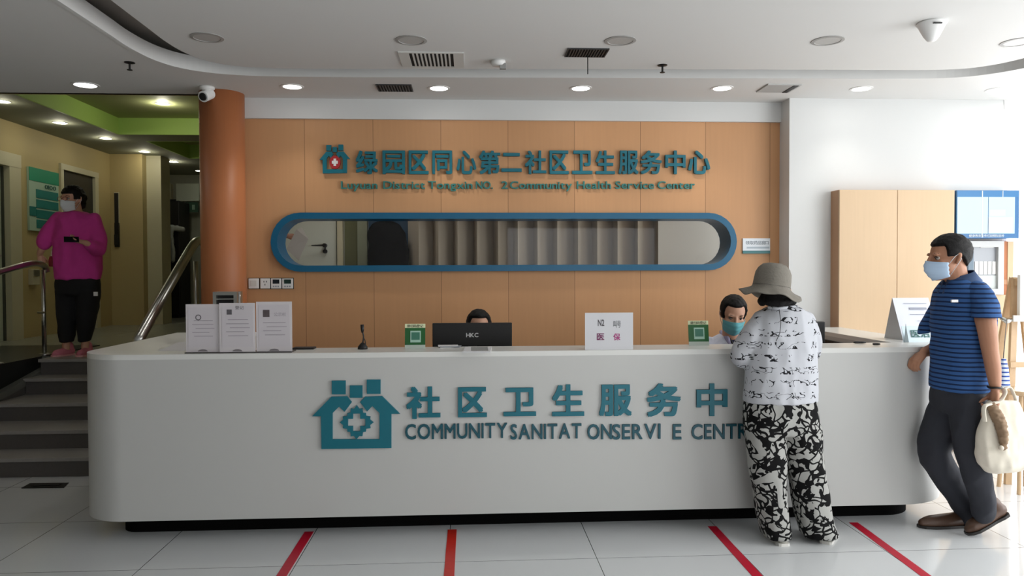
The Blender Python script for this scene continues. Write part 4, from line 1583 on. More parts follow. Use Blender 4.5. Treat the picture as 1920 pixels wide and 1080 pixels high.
def green_stand(x0, x1, ytop, ybot, Y, label, kd):
    A, B = at(x0, ybot, Y), at(x1, ytop, Y)
    w = B.x - A.x
    z0, z1 = TOP, B.z
    t = thing('code_stand', label, 'sign stand', ((A.x + B.x) / 2, Y, z0), 'green card stands on the counter')
    tilt = Matrix.Translation((0, Y, z0)) @ Matrix.Rotation(math.radians(-9), 4, 'X') @ Matrix.Translation((0, -Y, -z0))

    def b3(a_, b_, c, d, e, f):
        return bx(a_, b_, c, d, e, f, M=tilt)
    h = z1 - z0
    obj('card', b3(A.x, B.x, Y, Y + .004, z0 + h * .16, z1 - h * .16), mat('card_green', rgb(22, 92, 40), 0.35), t)
    obj('header_strip', b3(A.x, B.x, Y, Y + .004, z1 - h * .16, z1), mat('card_cream', rgb(226, 232, 190), 0.5), t)
    obj('foot_strip', b3(A.x, B.x, Y, Y + .004, z0, z0 + h * .16), mat('card_foot', rgb(188, 198, 188), 0.4), t)
    hd = tilt @ Vector((A.x + w * .1, Y, z1 - h * .135))
    write('请扫码登记', hd, (1, 0, 0), (0, 0, 1), w * .8, h * .11, mat('ink_black', rgb(30, 34, 30), 0.6), t, depth=0.001, join=True, name='heading_text')
    obj('code_panel', b3(A.x + w * .27, B.x - w * .22, Y - .002, Y, z0 + h * .26, z1 - h * .28), mat('code_frame', rgb(168, 202, 186), 0.4), t)
    obj('inner_panel', b3(A.x + w * .32, B.x - w * .27, Y - .003, Y - .002, z0 + h * .36, z1 - h * .34), mat('code_inner', rgb(60, 118, 98), 0.4), t)
    bm = bmesh.new()
    bar(bm, (A.x + w / 2, Y + .02, z0 + h * .6), (A.x + w / 2, Y + .075, z0 + .002), .04, .003)
    obj('back_strut', bm, mat('card_foot', rgb(188, 198, 188)), t)


green_stand(759, 797, 607, 655, 4.58, 'green card stand with cream header left of the monitor', 0)
green_stand(1292, 1330, 601, 645, 4.62, 'green card stand with cream header beside the seated nurse', 1)

# monitor
YM = 4.95
A, B = at(811, 655, YM), at(960, 605, YM)
t = thing('monitor', 'wide black computer monitor seen from behind on the reception desk', 'monitor', ((A.x + B.x) / 2, YM, 0.75))
obj('screen_housing', bx(A.x, B.x, YM, YM + .03, A.z - 0.06, B.z), mat('monitor_black', rgb(8, 8, 9), 0.5), t, bevel=0.004)
obj('display', bx(A.x + .008, B.x - .008, YM + .03, YM + .032, A.z - .04, B.z - .008), mat('screen_off', rgb(20, 24, 30), 0.1), t)
obj('stand_neck', bx((A.x + B.x) / 2 - .03, (A.x + B.x) / 2 + .03, YM - .03, YM - .002, 0.76, A.z + .02), BLACK, t)
obj('stand_foot', bx((A.x + B.x) / 2 - .12, (A.x + B.x) / 2 + .12, YM - .09, YM + .10, 0.75, 0.765), BLACK, t, bevel=0.004)
q = at(874, 632, YM)
write('HKC', (q.x, YM - 0.0005, q.z), (1, 0, 0), (0, 0, 1), at(897, 632, YM).x - q.x, .027, mat('badge_white', rgb(215, 215, 215), 0.4), t, depth=0.002, bold=0.02, join=True, name='badge')

# papers near the monitor
bm = bmesh.new()
for i, (rz, dx, dz) in enumerate(((0.2, 0, 0), (-0.15, .01, .004), (0.05, -.006, .008))):
    c = atz(842, 651, TOP)
    M = Matrix.Translation((c.x + dx, c.y + .0, TOP + .0005 + dz)) @ Matrix.Rotation(rz, 4, 'Z')
    o = obj('leaflet', bx(-.062, .062, -.04, .04, 0, .003, M=M), (PAPER, mat('leaflet_grey', rgb(150, 156, 164), 0.4), PAPER)[i])
    tag(o, ('white folded leaflet at the bottom of the small pile by monitor', 'grey shiny leaflet in the middle of pile by monitor',
            'white leaflet on top of the small pile by monitor')[i], 'leaflet', 'leaflets in front of the monitor')
bm.free()
c0, c1, c2, c3 = atz(867, 661, TOP), atz(920, 661, TOP), atz(922, 652, TOP), atz(873, 652, TOP)
t = thing('form_pad', 'white form pad lying in front of the black monitor', 'pad', (c0.x, c0.y, TOP))
obj('pad', pr([(p.x, p.y, TOP) for p in (c0, c1, c2, c3)], (0, 0, .006)), PAPER, t)
obj('print_block', bx(c0.x + .05, c1.x - .012, c0.y + .03, c3.y - .02, TOP + .006, TOP + .0066), mat('form_grey', rgb(150, 152, 152), 0.6), t)

# white standee with four marks (codes left blank)
YW = 4.425
A, B = at(1097, 660, YW), at(1187, 586, YW)
t = thing('table_sign', 'white upright card with four small printed marks on the counter', 'sign', ((A.x + B.x) / 2, YW, TOP))
obj('front_card', bx(A.x, B.x, YW, YW + .003, TOP, B.z), mat('card_white', rgb(216, 216, 220), 0.5), t)
bm = bmesh.new()
bar(bm, ((A.x + B.x) / 2, YW + .006, B.z - .03), ((A.x + B.x) / 2, YW + .09, TOP + .003), B.x - A.x - .03, .003)
obj('back_strut', bm, mat('card_white', rgb(216, 216, 220)), t)
for s_, px, py, w_, m_ in (('N2', 1121, 611, 12, INK), ('叫号', 1150, 613, 14, mat('ink_mid', rgb(130, 132, 136), 0.6)),
                           ('医', 1119, 637, 14, mat('ink_purple', rgb(120, 48, 92), 0.6)), ('保', 1150, 637, 13, mat('ink_magenta', rgb(176, 66, 130), 0.6))):
    q, q2 = at(px, py, YW), at(px + w_, py - 12, YW)
    write(s_, (q.x, YW, q.z), (1, 0, 0), (0, 0, 1), q2.x - q.x, q2.z - q.z, m_, t, depth=0.001, bold=0.02, join=True, name='printed_mark')

# tent card and flyer on the right return
YR = 4.86
t = thing('tent_card', 'tall white tent sign with printed lines on counter right end', 'sign', (at(1710, 640, YR).x, YR, TOP))
a0, a1 = at(1690, 643, YR), at(1752, 643, YR)
zz1 = at(1700, 559, YR).z
fr = [(a0.x, YR - .02, TOP), (a1.x + .02, YR - .05, TOP), (a1.x - .02, YR + .04, zz1), (a0.x - .03, YR + .06, zz1)]
obj('front_leaf', pr(fr, (0, .003, 0)), mat('tent_white', rgb(232, 235, 245), 0.4), t)
bk = [(at(1664, 640, 5.0).x, 5.04, TOP), (a0.x, YR - .018, TOP), (a0.x - .03, YR + .062, zz1)]
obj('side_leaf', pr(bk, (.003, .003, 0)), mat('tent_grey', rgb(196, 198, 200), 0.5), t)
lines = bmesh.new()
fo = Vector(fr[0])
ex = (Vector(fr[1]) - Vector(fr[0]))
ez = (Vector(fr[3]) - Vector(fr[0]))
nn = ex.cross(ez).normalized()
if nn.y > 0:
    nn = -nn
for fz, x0, x1, hh in ((.86, .25, .85, .012), (.72, .38, .82, .05), (.60, .35, .8, .012), (.45, .5, .62, .01)):
    q = [fo + ex * x0 + ez * fz, fo + ex * x1 + ez * fz, fo + ex * x1 + ez * (fz + hh), fo + ex * x0 + ez * (fz + hh)]
    prism(lines, [p + nn * .001 for p in q], nn * .0006)
obj('text_lines', lines, mat('tent_ink', rgb(160, 164, 178), 0.6), t)
# pale blue flyer leaning in front
YF = 4.70
f0, f1 = at(1694, 650, YF), at(1748, 652, YF)
t = thing('flyer', 'pale blue flyer with green characters leaning on the tent sign', 'flyer', ((f0.x + f1.x) / 2, YF, TOP))
zf = at(1710, 612, YF).z
fq = [(f0.x, YF, TOP), (f1.x, YF, TOP), (f1.x, YF + .04, zf), (f0.x + .01, YF + .04, zf)]
obj('card', pr(fq, (0, .002, 0)), mat('flyer_blue', rgb(214, 232, 240), 0.4), t)
q0, q1 = at(1711, 647, YF), at(1746, 647, YF)
write('医治', (q0.x, YF + .010, TOP + .035), (1, 0, 0), (0, .35, 1), q1.x - q0.x, .048, mat('flyer_green', rgb(24, 96, 90), 0.5), t, depth=0.001, bold=.01, join=True, name='heading_text')
bm = bmesh.new()
prism(bm, [(f0.x + .004, YF - .004, TOP), (f0.x + .034, YF - .004, TOP), (f0.x + .020, YF + .01, TOP + .12)], (0, .002, 0))
obj('fold_wedge', bm, mat('flyer_grey', rgb(110, 124, 128), 0.5), t)

# pens and dark tray on the ledge
for xa, xb, y, lab in ((1600, 1623, 642, 'thick black pen lying on the counter right of woman in hat'),
                       (1636, 1650, 645, 'small black pen cap lying right of the thick pen')):
    p, q = atz(xa, y, TOP + .008), atz(xb, y, TOP + .008)
    bm = bmesh.new()
    tube(bm, [p, p.lerp(q, .15), p.lerp(q, .7), q], [.003, .007, .007, .005], 10)
    t = thing('pen', lab, 'pen', (p.x, p.y, TOP))
    obj('barrel', bm, BLACK, t, smooth=True)
    obj('clip', bx(p.lerp(q, .5).x, p.lerp(q, .85).x, p.y - .009, p.y - .006, TOP + .008, TOP + .012), BLACK, t)
t = thing('dark_gap_block', 'black block standing in for dark interior right of woman in hat', 'dark block', (at(1541, 610, 5.2).x, 5.2, 0.75))  # black block put in for the shaded interior beneath the slab
A, B = at(1530, 640, 5.2), at(1545, 603, 5.2)
obj('housing', bx(A.x - .25, B.x, 5.18, 5.24, 0.80, B.z), BLACK, t, bevel=.006)
obj('foot', bx(A.x - .18, B.x - .05, 5.12, 5.30, 0.75, 0.80), BLACK, t, bevel=.006)


# ------------------------------------------------------------------ office chairs behind the counter
def chair(cx, cy, label):
    t = thing('office_chair', label, 'chair', (cx, cy, 0), 'staff chairs behind the counter')
    CH = mat('chair_fabric', rgb(26, 27, 30), 0.8)
    obj('seat', bx(cx - .24, cx + .24, cy - .22, cy + .24, .43, .50), CH, t, bevel=.03)
    obj('backrest', bx(cx - .21, cx + .21, cy + .24, cy + .29, .58, 0.95), CH, t, bevel=.03)
    obj('back_bracket', bx(cx - .03, cx + .03, cy + .22, cy + .27, .44, .62), BLACK, t)
    obj('gas_lift', tb([(cx, cy, .08), (cx, cy, .43)], .025), CHROME, t)
    for k in range(5):
        a_ = 2 * PI * k / 5 + .3
        e = (cx + .28 * math.cos(a_), cy + .28 * math.sin(a_), .075)
        bm = bmesh.new()
        bar(bm, (cx, cy, .10), e, .045, .03)
        lg = obj('leg', bm, BLACK, t)
        bm = bmesh.new()
        bmesh.ops.create_uvsphere(bm, u_segments=12, v_segments=8, radius=.032, matrix=Matrix.Translation((e[0], e[1], .032)))
        obj('castor', bm, BLACK, lg, smooth=True)


# ------------------------------------------------------------------ furniture against the white wall, right
YC = 6.05
A, B = at(1573, 600, YC), at(1790, 356, YC)
t = thing('wall_cupboard', 'tall pale maple double cupboard against the white wall', 'cupboard', ((A.x + B.x) / 2, WALL_Y - .07, 0))
obj('carcass', bx(A.x, B.x, YC + .02, WALL_Y, 0, B.z), wood_panel_mat('cupboard_side', rgb(186, 144, 110)), t)
xm = at(1682, 500, YC).x
for i, (u, v) in enumerate(((A.x, xm - .002), (xm + .002, B.x))):
    d = obj('door', bx(u, v, YC, YC + .02, .05, B.z - .002), WOOD_LIGHT, t, bevel=.002)
    hx_ = xm + (-.03 if i == 0 else .03)
    obj('handle', bx(hx_ - .004, hx_ + .004, YC - .006, YC, .82, .92), STEEL, d)

# blue framed light panel high on the wall
YN = 6.08
A, B = at(1793, 447, YN), at(1911, 357, YN)
t = thing('information_screen', 'blue bordered wall screen with white pages above the brown cabinet', 'screen', ((A.x + B.x) / 2, YN, A.z))
obj('housing', bx(A.x, B.x, YN, WALL_Y - .03, A.z, B.z), mat('screen_blue', rgb(44, 104, 156), 0.35), t)
obj('wall_bracket', bx(A.x + .15, B.x - .15, WALL_Y - .03, WALL_Y, A.z + .1, B.z - .1), STEEL, t)
W_, H_ = B.x - A.x, B.z - A.z


def sq(x0, x1, z0, z1, d, m_, nm):
    return obj(nm, bx(A.x + W_ * x0, A.x + W_ * x1, YN - d, YN, A.z + H_ * z0, A.z + H_ * z1), m_, t)


SCR = mat('screen_page', rgb(178, 204, 224), 0.4, emit=rgb(196, 222, 240), strength=0.04)
SCR2 = mat('screen_page_white', rgb(205, 215, 222), 0.4, emit=rgb(235, 242, 248), strength=0.06)
sq(.01, .99, .86, .99, .002, mat('screen_header', rgb(46, 112, 164), 0.4, emit=rgb(52, 118, 170), strength=0.03), 'header_bar')
pg = sq(.01, .50, .10, .86, .003, SCR, 'left_page')
pg2 = sq(.51, .93, .10, .86, .003, SCR, 'right_page')
sq(.51, .89, .12, .44, .004, SCR2, 'lower_card')
sq(.52, .78, .46, .60, .004, mat('screen_shade', rgb(190, 205, 220), 0.4), 'picture_card')
sq(.40, .415, .02, .99, .004, SCR2, 'divider')
sq(.73, .74, .86, .99, .004, SCR2, 'divider')
q = Vector((A.x + W_ * .2, YN - .001, A.z + H_ * .03))
write('健康教育宣传栏目预防接种', q, (1, 0, 0), (0, 0, 1), W_ * .56, H_ * .055, SCR2, t, depth=.002, join=True, name='footer_text')

# framed mirror / picture below it
YP = 6.10
A, B = at(1800, 553, YP), at(1883, 452, YP)
t = thing('framed_window_picture', 'grey framed glass picture with white bars under the blue screen', 'picture', ((A.x + B.x) / 2, YP, A.z))
o4 = [(A.x, YP, A.z), (B.x, YP, A.z), (B.x, YP, B.z), (A.x, YP, B.z)]
i4 = [(A.x + .05, YP, A.z + .05), (B.x - .05, YP, A.z + .05), (B.x - .05, YP, B.z - .05), (A.x + .05, YP, B.z - .05)]
obj('frame', pr(o4, (0, .055, 0), [i4]), mat('picture_frame_grey', rgb(188, 190, 190), 0.35), t)
obj('picture_field', bx(A.x + .04, B.x - .04, YP + .03, YP + .04, A.z + .04, B.z - .04), mat('picture_grey', rgb(160, 164, 170), 0.3), t)
W_, H_ = B.x - A.x, B.z - A.z
for k in range(5):
    obj('white_bar', bx(A.x + W_ * (.38 + .10 * k), A.x + W_ * (.46 + .10 * k), YP + .024, YP + .03, A.z + H_ * .38, A.z + H_ * .62), WHITE_PL, t)
obj('dark_post', bx(A.x + W_ * .22, A.x + W_ * .34, YP + .02, YP + .03, A.z + H_ * .3, A.z + H_ * .82), mat('post_blue_grey', rgb(108, 126, 140), 0.5), t)
obj('white_strip', bx(A.x + W_ * .5, A.x + W_ * .8, YP + .02, YP + .03, A.z + H_ * .88, A.z + H_ * .94), WHITE_PL, t)
obj('lower_field', bx(A.x + .05, B.x - .05, YP + .022, YP + .03, A.z + .05, A.z + H_ * .36), mat('picture_pale', rgb(196, 202, 200), 0.4), t)

# brown cabinet strip behind and pale cabinet beneath
A, B = at(1801, 700, 6.12), at(1906, 452, 6.12)
t = thing('tall_cabinet', 'brown and beige cabinet standing against wall behind the easel', 'cabinet', ((A.x + B.x) / 2, 6.14, 0))
zm = at(1890, 553, 6.12).z
obj('upper_panel', bx(A.x, B.x, 6.16, WALL_Y - .003, zm, B.z), WOOD_COL, t)
obj('upper_edge', bx(B.x - .05, B.x, 6.155, 6.16, zm, B.z), WOOD_LIGHT, t)
obj('lower_door', bx(A.x, B.x, 6.12, WALL_Y - .003, 0.0, zm), WOOD_LIGHT, t)
obj('latch', bx(B.x - .22, B.x - .06, 6.15, 6.16, zm + .09, zm + .13), mat('latch_brown', rgb(178, 128, 88), 0.4), t)

# wooden easel
EY = 5.25
WD = mat('easel_pine', rgb(190, 160, 124), 0.5, noise_amt=.1, noise_scale=25)
t = thing('easel', 'light wooden easel cut by the right edge of the photo', 'easel', (at(1912, 900, EY).x, EY, 0))
topp = at(1906, 520, EY)
for (bx_, by_, bz) in ((at(1880, 900, EY).x, EY - .05, 0), (at(1945, 900, EY).x, EY - .05, 0), (at(1912, 900, EY).x, EY + .45, 0)):
    bm = bmesh.new()
    bar(bm, (bx_, by_, bz), (topp.x + (bx_ - topp.x) * .12, EY + (.0 if by_ < EY else .04), topp.z), .045, .025)
    obj('leg', bm, WD, t)
pz = at(1900, 597, EY).z
obj('tray', bx(at(1876, 597, EY).x, at(1962, 597, EY).x, EY - .12, EY - .03, pz - .015, pz + .012), WD, t, bevel=.003)
obj('tray_lip', bx(at(1876, 597, EY).x, at(1962, 597, EY).x, EY - .13, EY - .12, pz - .015, pz + .03), mat('tray_pale', rgb(204, 200, 190), 0.5), t)
pz2 = at(1900, 682, EY).z
obj('crossbar', bx(at(1884, 682, EY).x, at(1946, 682, EY).x, EY - .06, EY - .03, pz2 - .02, pz2 + .02), WD, t)
obj('top_clamp', bx(topp.x - .03, topp.x + .12, EY - .04, EY + .0, topp.z - .06, topp.z - .01), WD, t)
bm = bmesh.new()
tube(bm, [at(1876, 596, EY - .1), at(1888, 603, EY - .12), at(1896, 600, EY - .12)], [.012, .02, .012], 10)
obj('wing_nut', bm, STEEL, t, smooth=True)
o = obj('canvas_board', bx(at(1914, 600, EY - .1).x, at(1990, 600, EY - .1).x, EY - .09, EY - .06, pz + .012, pz + .32), mat('canvas_white', rgb(238, 238, 234), 0.7), None, bevel=.003)
tag(o, 'blank white canvas board standing on the easel tray', 'canvas')
bm = bmesh.new()
tube(bm, [(at(1908, 640, 5.3).x, 5.3, pz2 + .02), (at(1898, 625, 5.3).x, 5.3, pz2 + .2)], .005, 8)
bm.free()
# low wooden stool under the easel
t = thing('stool', 'low varnished wooden stool standing under the easel', 'stool', (at(1915, 760, 5.05).x, 5.05, 0))
sz = at(1910, 730, 5.05).z
sx = at(1918, 760, 5.05).x
bm = bmesh.new()
lathe(bm, [(0, sz - .03), (.14, sz - .03), (.15, sz - .015), (.14, sz), (0, sz)], 28, ox=sx, oy=5.05)
obj('seat', bm, WD, t)
for k in range(4):
    a_ = PI / 4 + k * PI / 2
    obj('leg', tb([(sx + .09 * math.cos(a_), 5.05 + .09 * math.sin(a_), sz - .03), (sx + .14 * math.cos(a_), 5.05 + .14 * math.sin(a_), 0)], .014, 10), WD, t)
# ------------------------------------------------------------------ cloth materials
def print_mat(name, base, ink, kind, rough=0.8):
    m = bpy.data.materials.new(name)
    m.use_nodes = True
    nt = m.node_tree
    b = nt.nodes['Principled BSDF']
    b.inputs['Roughness'].default_value = rough
    b.inputs['Specular IOR Level'].default_value = 0.2
    tc = N(nt, 'ShaderNodeTexCoord')
    co = tc.outputs['Object']
    if kind == 'floral':
        n1 = N(nt, 'ShaderNodeTexNoise', Vector=co, Scale=9.0, Detail=1.0)
        va = nt.nodes.new('ShaderNodeVectorMath')
        va.operation = 'MULTIPLY_ADD'
        nt.links.new(n1.outputs['Color'], va.inputs[0])
        va.inputs[1].default_value = (0.12, 0.12, 0.12)
        nt.links.new(co, va.inputs[2])
        vo = N(nt, 'ShaderNodeTexVoronoi', Vector=va.outputs[0], Scale=17.0, feature='DISTANCE_TO_EDGE')
        edge = math_node(nt, 'LESS_THAN', vo.outputs['Distance'], 0.085)
        n2 = N(nt, 'ShaderNodeTexNoise', Vector=co, Scale=19.0, Detail=0.6, Distortion=1.2)
        blob = math_node(nt, 'GREATER_THAN', n2.outputs['Fac'], 0.555)
        fac = math_node(nt, 'MAXIMUM', edge, blob)
        n3 = N(nt, 'ShaderNodeTexNoise', Vector=co, Scale=12.0, Detail=0.0)
        cut = math_node(nt, 'GREATER_THAN', n3.outputs['Fac'], 0.36)
        fac = math_node(nt, 'MULTIPLY', fac, cut)
    elif kind == 'script':
        mp = N(nt, 'ShaderNodeMapping', Vector=co)
        mp.inputs['Scale'].default_value = (1, 1, 1.5)
        n1 = N(nt, 'ShaderNodeTexNoise', Vector=mp.outputs['Vector'], Scale=15.0, Detail=1.6, Distortion=1.2)
        d = math_node(nt, 'ABSOLUTE', math_node(nt, 'SUBTRACT', n1.outputs['Fac'], 0.5))
        line = math_node(nt, 'LESS_THAN', d, 0.026)
        sx = N(nt, 'ShaderNodeSeparateXYZ', Vector=co)
        row = math_node(nt, 'FRACT', math_node(nt, 'DIVIDE', sx.outputs['Z'], 0.070))
        rowm = math_node(nt, 'LESS_THAN', row, 0.55)
        n2 = N(nt, 'ShaderNodeTexNoise', Vector=co, Scale=8.0, Detail=1.0)
        gap = math_node(nt, 'GREATER_THAN', n2.outputs['Fac'], 0.39)
        fac = math_node(nt, 'MULTIPLY', math_node(nt, 'MULTIPLY', line, rowm), gap)
    elif kind == 'stripe':
        sx = N(nt, 'ShaderNodeSeparateXYZ', Vector=co)
        n1 = N(nt, 'ShaderNodeTexNoise', Vector=co, Scale=5.0)
        z = math_node(nt, 'ADD', sx.outputs['Z'], math_node(nt, 'MULTIPLY', n1.outputs['Fac'], 0.012))
        fr = math_node(nt, 'FRACT', math_node(nt, 'DIVIDE', z, 0.026))
        fac = math_node(nt, 'LESS_THAN', fr, 0.36)
    mx = N(nt, 'ShaderNodeMix', data_type='RGBA')
    nt.links.new(fac, mx.inputs['Factor'])
    mx.inputs[6].default_value = base
    mx.inputs[7].default_value = ink
    nt.links.new(mx.outputs[2], b.inputs['Base Color'])
    return m


SKIN = mat('skin_tan', rgb(176, 126, 98), 0.55, noise_amt=.05, noise_scale=40)
SKIN2 = mat('skin_light', rgb(204, 156, 130), 0.55, noise_amt=.04, noise_scale=40)
HAIR = mat('hair_black', rgb(13, 11, 11), 0.6, bump=0.4, bump_scale=220, spec=0.25)
MASK_B = mat('mask_blue', rgb(186, 210, 236), 0.7)
MASK_W = mat('mask_white', rgb(222, 228, 230), 0.7)
MASK_T = mat('mask_teal', rgb(110, 186, 196), 0.7)


def shoe(parent, m, sole_m, heel, toe, up=0.0, w=0.045, h=0.075, name='shoe', nrm=Vector((0, 0, 1))):
    """laced shoe from heel to toe, resting on its sole"""
    heel, toe = Vector(heel), Vector(toe)
    f = (toe - heel).normalized()
    L = (toe - heel).length
    n_ = (nrm - f * nrm.dot(f)).normalized()
    b = Body()
    b.limb([heel + f * .03 + n_ * (h * .55), heel + f * L * .3 + n_ * (h * .55), heel + f * L * .55 + n_ * (h * .42),
            heel + f * L * .8 + n_ * (h * .34), toe - f * .03 + n_ * (h * .30)],
           [w * .78, w * .82, w * .86, w * .80, w * .55])
    b.limb([heel + f * .045 + n_ * (h * .8), heel + f * .05 + n_ * (h * 1.25)], [w * .8, w * .78])
    o = b.build(name, m, parent, .006, 4, clip=[(heel + n_ * .012, -n_)])
    s = n_.cross(f)
    bm = bmesh.new()
    out = []
    prof = [(0.0, .45), (.03, .72), (.15, .84), (.35, .80), (.55, .92), (.78, .98), (.92, .74), (1.0, .30)]
    for t_, k in prof:
        out.append(heel + f * (L * t_) + s * (w * k))
    for t_, k in prof[::-1]:
        out.append(heel + f * (L * t_) - s * (w * k))
    prism(bm, out, n_ * .016)
    obj('sole', bm, sole_m, o)
    return o


# ================================================================== woman in the hat (seen from behind)
Y0 = 4.20
t = thing('person', 'person in grey sun hat, printed blouse and floral trousers leaning on counter', 'person', (at(1470, 900, Y0).x, Y0, 0))
b = Body()
HM = head_matrix(at(1455, 548, 4.25), math.radians(180 - 14), math.radians(10), 0, .92)
head_into(b, HM, at(1466, 592, 4.24), .05)
b.loftpx([(1440, 1500, 590, 4.24, .06), (1424, 1512, 605, 4.24, .085), (1416, 1518, 650, 4.22, .10), (1414, 1516, 720, 4.21, .10),
          (1406, 1520, 775, 4.20, .115), (1412, 1514, 800, 4.20, .11)])
b.limb([at(1432, 604, 4.24), at(1404, 640, 4.22), at(1390, 668, 4.25)], [.048, .042, .038])
b.limb([at(1390, 668, 4.25), at(1408, 660, 4.38), at(1428, 652, 4.50)], [.038, .033, .026])
b.limb([at(1508, 604, 4.24), at(1522, 640, 4.23), at(1522, 666, 4.27)], [.048, .042, .038])
b.limb([at(1522, 666, 4.27), at(1512, 655, 4.4), at(1498, 649, 4.52)], [.038, .033, .026])
for (hx_, kx, ax) in ((1440, 1442, 1455), (1492, 1512, 1534)):
    b.limb([at(hx_, 785, 4.2), at(kx, 890, 4.22), at(ax, 985, 4.22), Vector((at(ax, 1000, 4.22).x, 4.22, .06))], [.078, .055, .038, .036])
hand_into(b, at(1428, 651, 4.50), (0.35, 1, 0.0), (0, 0, -1), side=1, curl=.35, k=.85)
hand_into(b, at(1498, 648, 4.52), (-.35, 1, 0.0), (0, 0, -1), side=-1, curl=.35, k=.85)
b.build('body', SKIN2, t, .0065, 4)
eyes(t, HM)
# bob of hair under the hat
hb_ = Body(HM)
hb_.ell((0, .02, .02), (.078, .096, .075))
hb_.ell((0, .05, -.035), (.088, .068, .055))
hb_.limb([(-.070, .03, -.025), (-.088, .03, -.062)], [.025, .03])
hb_.limb([(.070, .03, -.025), (.088, .03, -.062)], [.025, .03])
hb_.limb([(-.06, .075, -.07), (0, .09, -.077), (.06, .075, -.07)], [.026, .03, .026])
hb_.build('hair', HAIR, t, .008, 3, wrinkle=.003, wscale=40)
# sun hat: crown and drooping wavy brim
hc = at(1446, 541, 4.24)
HT = Matrix.Translation(hc) @ Matrix.Rotation(math.radians(9), 4, 'Y') @ Matrix.Rotation(math.radians(-2), 4, 'X')
bm = bmesh.new()
prof = [(0.0, .150), (.035, .148), (.066, .138), (.088, .117), (.100, .088), (.104, .050), (.105, .014), (.109, .002), (.125, -.008),
        (.148, -.020), (.166, -.028), (.176, -.032), (.174, -.037), (.150, -.028), (.125, -.016), (.102, -.004), (.094, .03), (.08, .10), (0, .13)]
nseg = 72
rings = []
for r, z in prof:
    row = []
    for k_ in range(nseg):
        a_ = 2 * PI * k_ / nseg
        fl_ = max(0, (r - .105) / .07)
        zz = z + fl_ * (.014 * math.sin(3 * a_ + .8) + .006 * math.sin(7 * a_) - .018 * (math.sin(a_) < 0) * abs(math.sin(a_)))
        rr_ = r * (1 + fl_ * .03 * math.sin(5 * a_ + 1)) * (1.0 + .015 * noise.noise(Vector((a_ * 2, r * 10, z * 20))))
        if r < .001:
            row.append(bm.verts.new(HT @ Vector((0, 0, z))) if k_ == 0 else row[0])
        else:
            row.append(bm.verts.new(HT @ Vector((rr_ * math.cos(a_), rr_ * 1.04 * math.sin(a_), zz + .003 * noise.noise(Vector((rr_ * 30 * math.cos(a_), rr_ * 30 * math.sin(a_), z * 30)))))))
    rings.append(row)
for u, v in zip(rings, rings[1:]):
    for k_ in range(nseg):
        q = []
        for w_ in (u[k_], u[(k_ + 1) % nseg], v[(k_ + 1) % nseg], v[k_]):
            if w_ not in q:
                q.append(w_)
        if len(q) > 2:
            bm.faces.new(q)
hat = obj('sun_hat', bm, mat('hat_grey_cotton', rgb(124, 119, 110), 0.9, noise_amt=.12, noise_scale=30, bump=.3, bump_scale=90), t, smooth=True)
bm = bmesh.new()
pts = [HT @ Vector((.103 * math.cos(2 * PI * i / 40), .107 * math.sin(2 * PI * i / 40), .014)) for i in range(41)]
tube(bm, pts, .0035, 6, cap=False)
obj('hat_band', bm, mat('hat_band_grey', rgb(94, 90, 84), 0.9), hat, smooth=True)
bm = bmesh.new()
pts = [HT @ Vector((.099 * (1 - (i / 10) ** 2) ** .5 * math.cos(-PI / 2 + .25), .104 * (1 - (i / 10) ** 2) ** .5 * math.sin(-PI / 2 + .25), .146 * (i / 10) ** .9 + .002)) for i in range(11)]
tube(bm, pts, .002, 6)
obj('crown_seam', bm, mat('hat_band_grey', (0, 0, 0, 1)), hat)
# blouse
BL = print_mat('blouse_print', rgb(196, 198, 204), rgb(30, 30, 34), 'script')
b = Body()
b.loftpx([(1448, 1490, 573, 4.245, .06), (1432, 1504, 581, 4.24, .09), (1417, 1519, 596, 4.24, .115), (1408, 1526, 618, 4.235, .125),
          (1402, 1529, 655, 4.225, .13), (1399, 1529, 700, 4.215, .135), (1397, 1529, 752, 4.205, .14)])
b.limb([at(1432, 602, 4.24), at(1410, 632, 4.225), at(1392, 662, 4.245), at(1391, 672, 4.26)], [.066, .068, .066, .06])
b.limb([at(1391, 670, 4.26), at(1400, 668, 4.33), at(1414, 660, 4.42)], [.062, .055, .046])
b.limb([at(1508, 602, 4.24), at(1519, 632, 4.23), at(1519, 658, 4.26), at(1518, 664, 4.28)], [.060, .060, .056, .052])
b.limb([at(1518, 664, 4.28), at(1512, 658, 4.36), at(1503, 652, 4.44)], [.054, .05, .044])
bl = b.build('blouse', BL, t, .009, 5, wrinkle=.006, wscale=9, wstretch=(1, 1, .6))
obj('back_seam', tb([at(1461, 580, 4.10), at(1464, 605, 4.09), at(1462, 625, 4.085), at(1455, 640, 4.085)], .0022, 6), mat('seam_dark', rgb(60, 60, 62), .8), bl)
obj('collar', tb(catmull([at(1441, 576, 4.20), at(1455, 578, 4.165), at(1472, 577, 4.16), at(1494, 575, 4.20)], 5), .010, 8), BL, bl, smooth=True)
